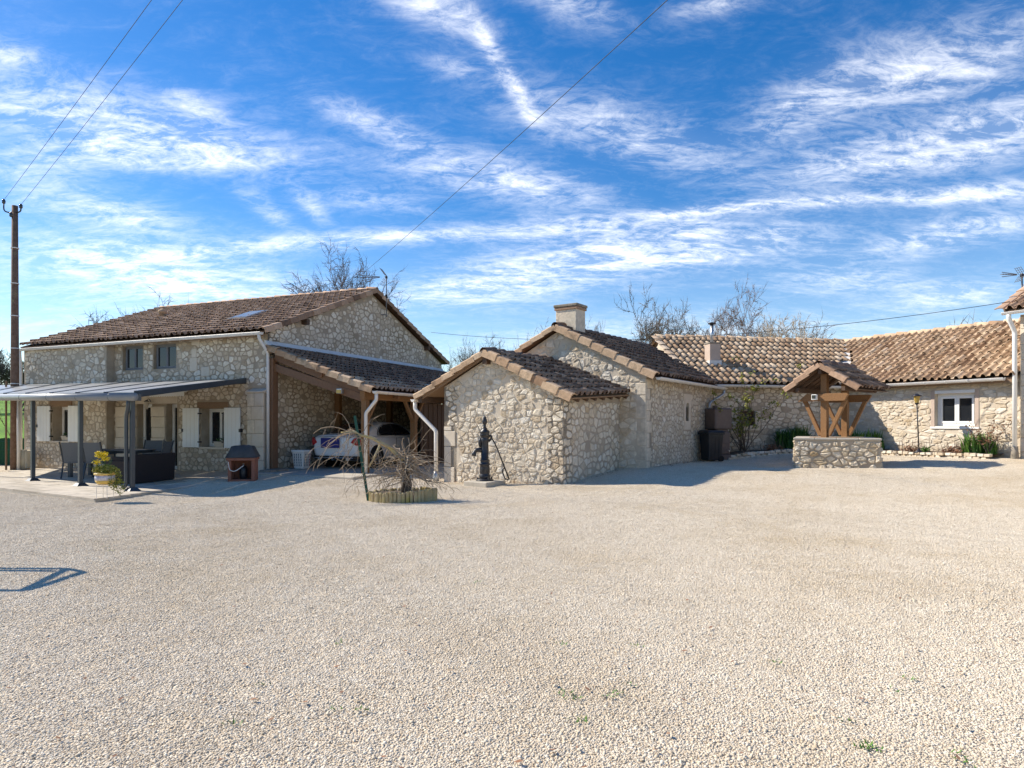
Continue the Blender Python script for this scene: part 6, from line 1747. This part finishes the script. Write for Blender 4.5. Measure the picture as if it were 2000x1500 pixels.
def aerial(base, top, yaw, label, yagi=True, sc_=1.0):
    t = Thing('tv_aerial', base, label, 'aerial'); d = V(math.cos(yaw), math.sin(yaw), 0); s_ = UP.cross(d)
    t.part('mast', MB().tube([base, top], .021, 8), 'frame_grey', smooth=True)
    h = top - UP * .05
    mb = MB(); q = h + d * 1.0 * sc_
    for dz in (-.12, 0, .09): mb.tube([h + d * .25 * sc_ + UP * dz * .1, q + UP * dz * sc_], .011, 5)
    t.part('boom', mb, 'frame_grey'); mb = MB()
    for k in np.linspace(.35, 1.0, 9):
        c = h + d * k * sc_; mb.tube([c - s_ * .10 * sc_, c + s_ * .10 * sc_], .006, 4)
    t.part('directors', mb, 'frame_grey'); mb = MB()
    for sg in (1, -1):
        a = h + UP * .02 * sg; e = d * .22 * sc_ + UP * sg * .30 * sc_
        for x in (-.16, -.05, .05, .16): mb.tube([a + s_ * x * sc_, a + e + s_ * x * sc_], .007, 4)
        for k in (.3, .6, .9): mb.tube([a + e * k - s_ * .17 * sc_, a + e * k + s_ * .17 * sc_], .006, 4)
    t.part('reflector', mb, 'frame_grey')
    t.part('clamp', MB().box(h - UP * .02, (.08, .08, .08), d), 'iron', bevel=.01)
    t.part('amplifier', MB().box(h - UP * .75 * sc_, (.08, .06, .14), d), 'black_plastic', bevel=.01)
    t.part('wall_bracket', MB().bar(base + UP * .1, base + UP * .1 - d * .0 + V(HA.x, HA.y, 0) * .22, .04, .03), 'frame_grey')
    return t


ab = gab.at(gab.t(745), CAMZ + (HZ - 620) / F * (gab.at(gab.t(745), 0).y), .22); aerial(ab, V(ab.x, ab.y, CAMZ + (HZ - 538) / F * ab.y), math.pi - .15, 'television aerial on a mast fixed to the farmhouse gable')
tt = pt(1996, 568, 18.6); aerial(V(tt.x, tt.y, tt.z - .5), pt(1996, 533, 18.6), math.pi + .1, 'television aerial on the roof at the right edge', sc_=.62)

# ------------------------------------------------------------------ trees and land behind
def bare_tree(base, h, label, seed, spread=.55, levels=6, m='bark', n0=1, name='bare_tree', up=.12, first=.28, cat='tree', minr=.011, squash=0.66):
    rnd = random.Random(seed); t = Thing(name, base, label, cat, None); tr = MB(); cr = MB()
    def twig(p, d, L):
        s_ = d.cross(V(rnd.gauss(0, 1), rnd.gauss(0, 1), rnd.gauss(0, 1))).normalized() * minr; o_ = d.cross(s_).normalized() * minr
        cr.add([p + s_, p - s_ * .5 + o_ * .87, p - s_ * .5 - o_ * .87, p + d * L], [(0, 1, 3), (1, 2, 3), (2, 0, 3)], rnd.random())
    def grow(p, d, L, r_, lv):
        seg = 4 if lv < 3 else 3; pts = [p]; rr = [r_]; wob = .10 + .03 * lv
        for i in range(seg):
            d = (d + V(rnd.gauss(0, wob * 1.5), rnd.gauss(0, wob * 1.5), rnd.gauss(0, .14) + up * .25)).normalized(); p = p + d * L / seg; pts.append(p); rr.append(max(minr, r_ * (1 - .42 * (i + 1) / seg)))
        (tr if lv < 2 else cr).tube(pts, rr, 6 if lv < 2 else 4 if lv < 4 else 3, cap=False, tone=rnd.random())
        if lv >= levels - 1:
            for q in pts[1:]:
                for _ in range(2):
                    twig(q, (d + V(rnd.gauss(0, 1), rnd.gauss(0, 1), rnd.gauss(0, .8)) * .8).normalized(), L * rnd.uniform(.3, .8))
            if lv >= levels: return
        nk = rnd.choice((2, 3, 3)) if lv else rnd.choice((3, 4))
        for k in range(nk):
            ax = V(rnd.gauss(0, 1), rnd.gauss(0, 1), rnd.gauss(0, .4)).normalized(); dd = (d + ax * spread * rnd.uniform(.8, 1.6) + UP * up * .6).normalized()
            grow(p if k == 0 else pts[rnd.randrange(max(1, seg - 2), seg + 1)], dd, L * rnd.uniform(.64, .84), rr[-1] * rnd.uniform(.58, .78), lv + 1)
        if lv >= 1:
            for q in pts[1:-1]:
                if rnd.random() < .6:
                    dd = (d + V(rnd.gauss(0, 1), rnd.gauss(0, 1), rnd.gauss(0, .6)) * .7).normalized(); grow(q, dd, L * .5, max(minr, r_ * .35), min(levels, max(lv + 2, levels - 1)))
    for k in range(n0):
        a = 2 * math.pi * k / n0 + rnd.uniform(-.4, .4); lean = .32 if n0 > 1 else .04
        grow(Vector(base) + V(rnd.gauss(0, .3), rnd.gauss(0, .3), 0) * (n0 > 1), V(math.cos(a) * lean, math.sin(a) * lean, 1).normalized(), h * first, h * .019, 0)
    b0 = Vector(base); allv = cr.v + tr.v; k = h / (sorted(q[2] for q in allv)[int(len(allv) * .985)] - b0.z)
    hi = [q[0] for q in allv if q[2] - b0.z > .6 * h / k]; mx = (max(hi) + min(hi)) / 2 - b0.x          # crown stands over its foot
    for g_ in (tr, cr): g_.v = [((x - b0.x - mx * min(1, (z - b0.z) * k / h * 1.5)) * k * squash + b0.x, (y - b0.y) * k + b0.y, (z - b0.z) * k + b0.z) for x, y, z in g_.v]
    t.part('trunk', tr, m); t.part('crown', cr, m)
    return t


def tree_at(u, vtop, D, label, seed, **kw):
    x = (u - 1000) / F * D; top = CAMZ + (HZ - vtop) / F * D; zb_ = .2
    return bare_tree(V(x, D, zb_), (top - zb_), label, seed, **kw)


tree_at(688, 534, 44, 'large bare tree rising behind the farmhouse ridge', 3, spread=.55, levels=5, n0=5, m='bark_red', first=.30, squash=0.62)
tree_at(305, 592, 48, 'small bare tree top above the left end of the farmhouse roof', 5, spread=.7, levels=4, n0=2, first=.30, squash=0.50)
tree_at(945, 680, 55, 'low bare tree between the farmhouse and the outbuilding', 6, spread=.6, levels=4, n0=3, first=.33, squash=0.50)
tree_at(893, 694, 60, 'faint bare tree right of the farmhouse eave', 61, spread=.6, levels=4, n0=3, first=.33, squash=0.50)
tree_at(1035, 652, 52, 'bare tree just left of the outbuilding chimney', 7, spread=.6, levels=4, n0=2, first=.30, squash=0.40)
tree_at(1165, 640, 50, 'bare tree just right of the outbuilding chimney', 71, spread=.6, levels=4, n0=2, first=.30, squash=0.35)
tree_at(1250, 592, 42, 'tall bare oak between the outbuilding and the barn flue', 8, spread=.58, levels=5, n0=1, first=.30, squash=0.62)
tree_at(1310, 596, 43, 'forked bare tree just left of the barn ridge end', 81, spread=.55, levels=5, n0=2, first=.29, squash=0.42)
tree_at(1392, 625, 46, 'thin bare tree behind the flue pipe', 9, spread=.6, levels=4, n0=2, first=.29, squash=0.35)
tree_at(1436, 596, 44, 'bare tree with fine purplish twigs behind the flue', 91, spread=.58, levels=5, n0=2, m='bark_red', first=.30, squash=0.50)
tree_at(1484, 582, 44, 'tall rounded bare tree above the barn ridge', 10, spread=.58, levels=5, n0=1, m='bark_red', first=.33, squash=0.50)
tree_at(1512, 636, 40, 'dense brown bare bush behind the barn ridge', 11, spread=.55, levels=5, n0=4, m='twig_pale', first=.30, up=.2, squash=0.50)
tree_at(1556, 654, 41, 'small bare tree at the right end of the tree group', 13, spread=.6, levels=4, n0=3, first=.30, squash=0.42)
tree_at(1860, 642, 36, 'sparse bare tree top above the sunlit barn ridge', 12, spread=.6, levels=3, n0=2, first=.33, squash=0.50)
c = pt(1958, 655, 27); et = Thing('evergreen_tree', V(c.x, c.y, .3), 'green leafy treetop just showing above the barn ridge at right', 'tree'); mb = MB(); rl = random.Random(5)
leaves(mb, c - UP * .9, (1.0, .9, 1.1), 1500, .2, rl, shell=.1); et.part('crown', mb, 'leaf_green'); et.part('trunk', MB().tube([V(c.x, c.y, .2), c - UP * .5], [.15, .07], 8), 'bark')

# left background: green netting fence, bushes, meadow hill, far wood
fA, fB = V(-28, 25.5, 0), V(-17.9, 24.9, 0)
fen = Thing('green_fence', (fA + fB) / 2 + UP * -.25, 'dark green screening fence beyond the utility pole', 'fence'); fw_ = Wall(fA, fB - fA)
Lf = (fB - fA).length; fzt = CAMZ - (856 - HZ) / F * 25
for k in range(int(Lf / .06)):
    if k * .06 > Lf - 4.5: fen.part('slat', wbox(fw_, k * .06 + .003, k * .06 + .054, -.25, fzt + random.uniform(-.02, .02), .0, .02), 'fence_green')
fen.part('netting', wbox(fw_, 0, Lf, -.3, fzt - .03, -.03, -.01), 'fence_green')
for k in range(5): fen.part('post', MB().tube([fw_.at(k * Lf / 4.05, -.4, -.06), fw_.at(k * Lf / 4.05, fzt + .1, -.06)], .03, 8), 'green_post')
for zz in (.35, fzt - .12): fen.part('rail', MB().tube([fw_.at(0, zz, .03), fw_.at(Lf, zz, .03)], .012, 6), 'green_post')
mb = MB(); vs_ = []; NX, NY = 40, 24
for j in range(NY + 1):
    for i in range(NX + 1):
        x = -190 + 165 * i / NX; y = 30 + 130 * j / NY; k = j / NY
        vs_.append(V(x, y, -.4 + 7.6 * (k ** .9) * min(1, max(0, (-x - 24) / 18)) + .25 * math.sin(x * .11) * k))
mb.add(vs_, [(j * (NX + 1) + i, j * (NX + 1) + i + 1, (j + 1) * (NX + 1) + i + 1, (j + 1) * (NX + 1) + i) for j in range(NY) for i in range(NX)])
single('meadow_hill', mb, 'meadow', kind='structure', smooth=True)
twiggy(V(-20.6, 27.5, 0), 2.6, .5, 12, 'bark_red', 120, 'leaf_yellow', 'sparse reddish bush between the pole and the house', 'sparse_bush', 22, .06)
bare_tree(V(-60, 72, 3.0), 7.5, 'bare hedge tree on the meadow at the far left edge', 21, spread=.6, levels=5, n0=3, first=.3, minr=.02)
bare_tree(V(-52.5, 70, 2.6), 5.2, 'low bare tree on the meadow just left of the house', 23, spread=.6, levels=5, n0=4, first=.32, minr=.02)
mb = MB(); rnd = random.Random(2)
for k in range(5200):
    x = rnd.uniform(-150, -78); yb = 118 + rnd.gauss(0, 3); hh = 6.5 + 2.2 * math.sin(x * .21) + 1.4 * math.sin(x * .57 + 1)
    p = V(x, yb, 5.2 + rnd.uniform(0, hh) * rnd.uniform(.5, 1)); d = V(rnd.gauss(0, .5), rnd.gauss(0, .5), 1).normalized() * rnd.uniform(.6, 1.6); s_ = d.cross(V(0, 1, 0)).normalized() * .06
    mb.add([p - s_, p + s_, p + d], [(0, 1, 2)], rnd.random())
single('far_wood', mb, 'wood_far', 'grey leafless wood on the skyline behind the meadow', 'wood', kind='stuff')

# ------------------------------------------------------------------ unseen frame off to the left, added and shaped to cast its shadow on the gravel
sh = 1.28
def lift(u, v, h): g = at_ground(u, v, 0); return g + SUN_AZ * (h / math.tan(SUN_EL)) + UP * h
fm = Thing('shadow_frame', lift(20, 1125, 1.5) - UP * 1.5, 'timber garden arbour standing just outside the left edge', 'arbour')
e1_, e2_, e3_, e4_ = lift(128, 1107, 1.5), lift(160, 1113, 1.5), lift(76, 1140, 1.5), lift(40, 1148, 1.5)
ext = V(-1.6, .05, 0)
for p, q in ((e1_, e1_ + ext), (e1_ + V(0, -.11, -.06), e1_ + V(0, -.11, -.06) + ext), (e4_, e4_ + ext), (e1_, e4_), (e2_, e3_), (e1_, e2_), (e3_, e4_)):
    fm.part('rail', MB().bar(p, q, .05, .045), 'wood_old')
for p in (e1_ + ext, e4_ + ext, e1_ + ext * .55, e4_ + ext * .55):
    fm.part('post', MB().bar(p, V(p.x, p.y, gz(p.x, p.y) - .05), .06, .06, V(0, 1, 0)), 'wood_old')

# ------------------------------------------------------------------ gravel, weeds
def yard(x, y):
    p = V(x, y, 0)
    if (p - HC).dot(-HB) < -.6 and (p - HC).dot(-HA) < 4.2: return False
    if (p - SA).dot(SD) > .6 and 0.6 < (p - SA).dot(SN) < 3: return False
    if (p - AR).dot(SD) > .6 and .6 < (p - AR).dot(SN) < 5: return False
    if (p - T0).dot(V(G.y, -G.x, 0)) > .9 and (p - T0).dot(V(Hh.y, -Hh.x, 0)) < -.9: return False
    if (p - BB).dot(BLb) > .2 or (p - BB).dot(BRb) > .3 and x > 9: return False
    return y < 23


gravel_field(yard)
mb = MB(); rnd = random.Random(17)
spots = [(1108, 1352), (1120, 1360), (1190, 1357), (1205, 1352), (655, 1382), (460, 1410), (1690, 1450), (1700, 1460), (1690, 1455), (1865, 1467), (1880, 1484), (1760, 1346), (1240, 1258), (930, 1135), (1925, 1497), (1135, 1405), (668, 1253), (707, 1384), (205, 1062), (215, 1070), (1515, 1290), (1776, 1325), (1660, 1405), (515, 1335), (1097, 1255), (1230, 1335)]
for u, v in spots:
    g = at_ground(u, v, .02); g.z = gz(g.x, g.y) + .012
    for _ in range(rnd.randrange(6, 14)):
        a = rnd.uniform(0, 6.28); p = g + V(rnd.gauss(0, .022), rnd.gauss(0, .018), 0); l_ = rnd.uniform(.018, .04); d = V(math.cos(a), math.sin(a), rnd.uniform(.3, 1.2)).normalized() * l_; s_ = V(-math.sin(a), math.cos(a), 0) * .005
        mb.add([p - s_, p + s_, p + d * .7], [(0, 1, 2)], rnd.random())
single('weed_tufts', mb, 'leaf_green', 'small green weeds sprouting through the gravel', 'weeds', kind='stuff')
mb = MB()
for k in range(420):
    D_ = 2.6 + 15 * rnd.random() ** 1.3; x = rnd.uniform(-.78, .78) * D_; p = V(x, D_, gz(x, D_) + .02)
    a = rnd.uniform(0, 6.28); s_ = rnd.uniform(.008, .022); d = V(math.cos(a), math.sin(a), .2) * s_; e = V(-math.sin(a), math.cos(a), .15) * s_ * .5
    mb.add([p - d, p + e, p + d, p - e], [(0, 1, 2, 3)], rnd.random())
for w_, L_, n_ in ((sf, SWID, 70), (ss, SLEN, 60), (asd, AL, 130), (gab, .1, 10), (pw, .6, 20)):      # drifted against the foot of the walls
    for k in range(n_):
        q = w_.at(rnd.uniform(0, L_), 0, .05 + abs(rnd.gauss(0, .16))); p = V(q.x, q.y, gz(q.x, q.y) + .015)
        a = rnd.uniform(0, 6.28); s_ = rnd.uniform(.012, .035); d = V(math.cos(a), math.sin(a), .2) * s_; e = V(-math.sin(a), math.cos(a), .25) * s_ * .5
        mb.add([p - d, p + e, p + d, p - e], [(0, 1, 2, 3)], rnd.random())
single('leaf_litter', mb, 'leaf_dead', 'scattered dry leaf fragments on the gravel', 'leaf litter', kind='stuff')
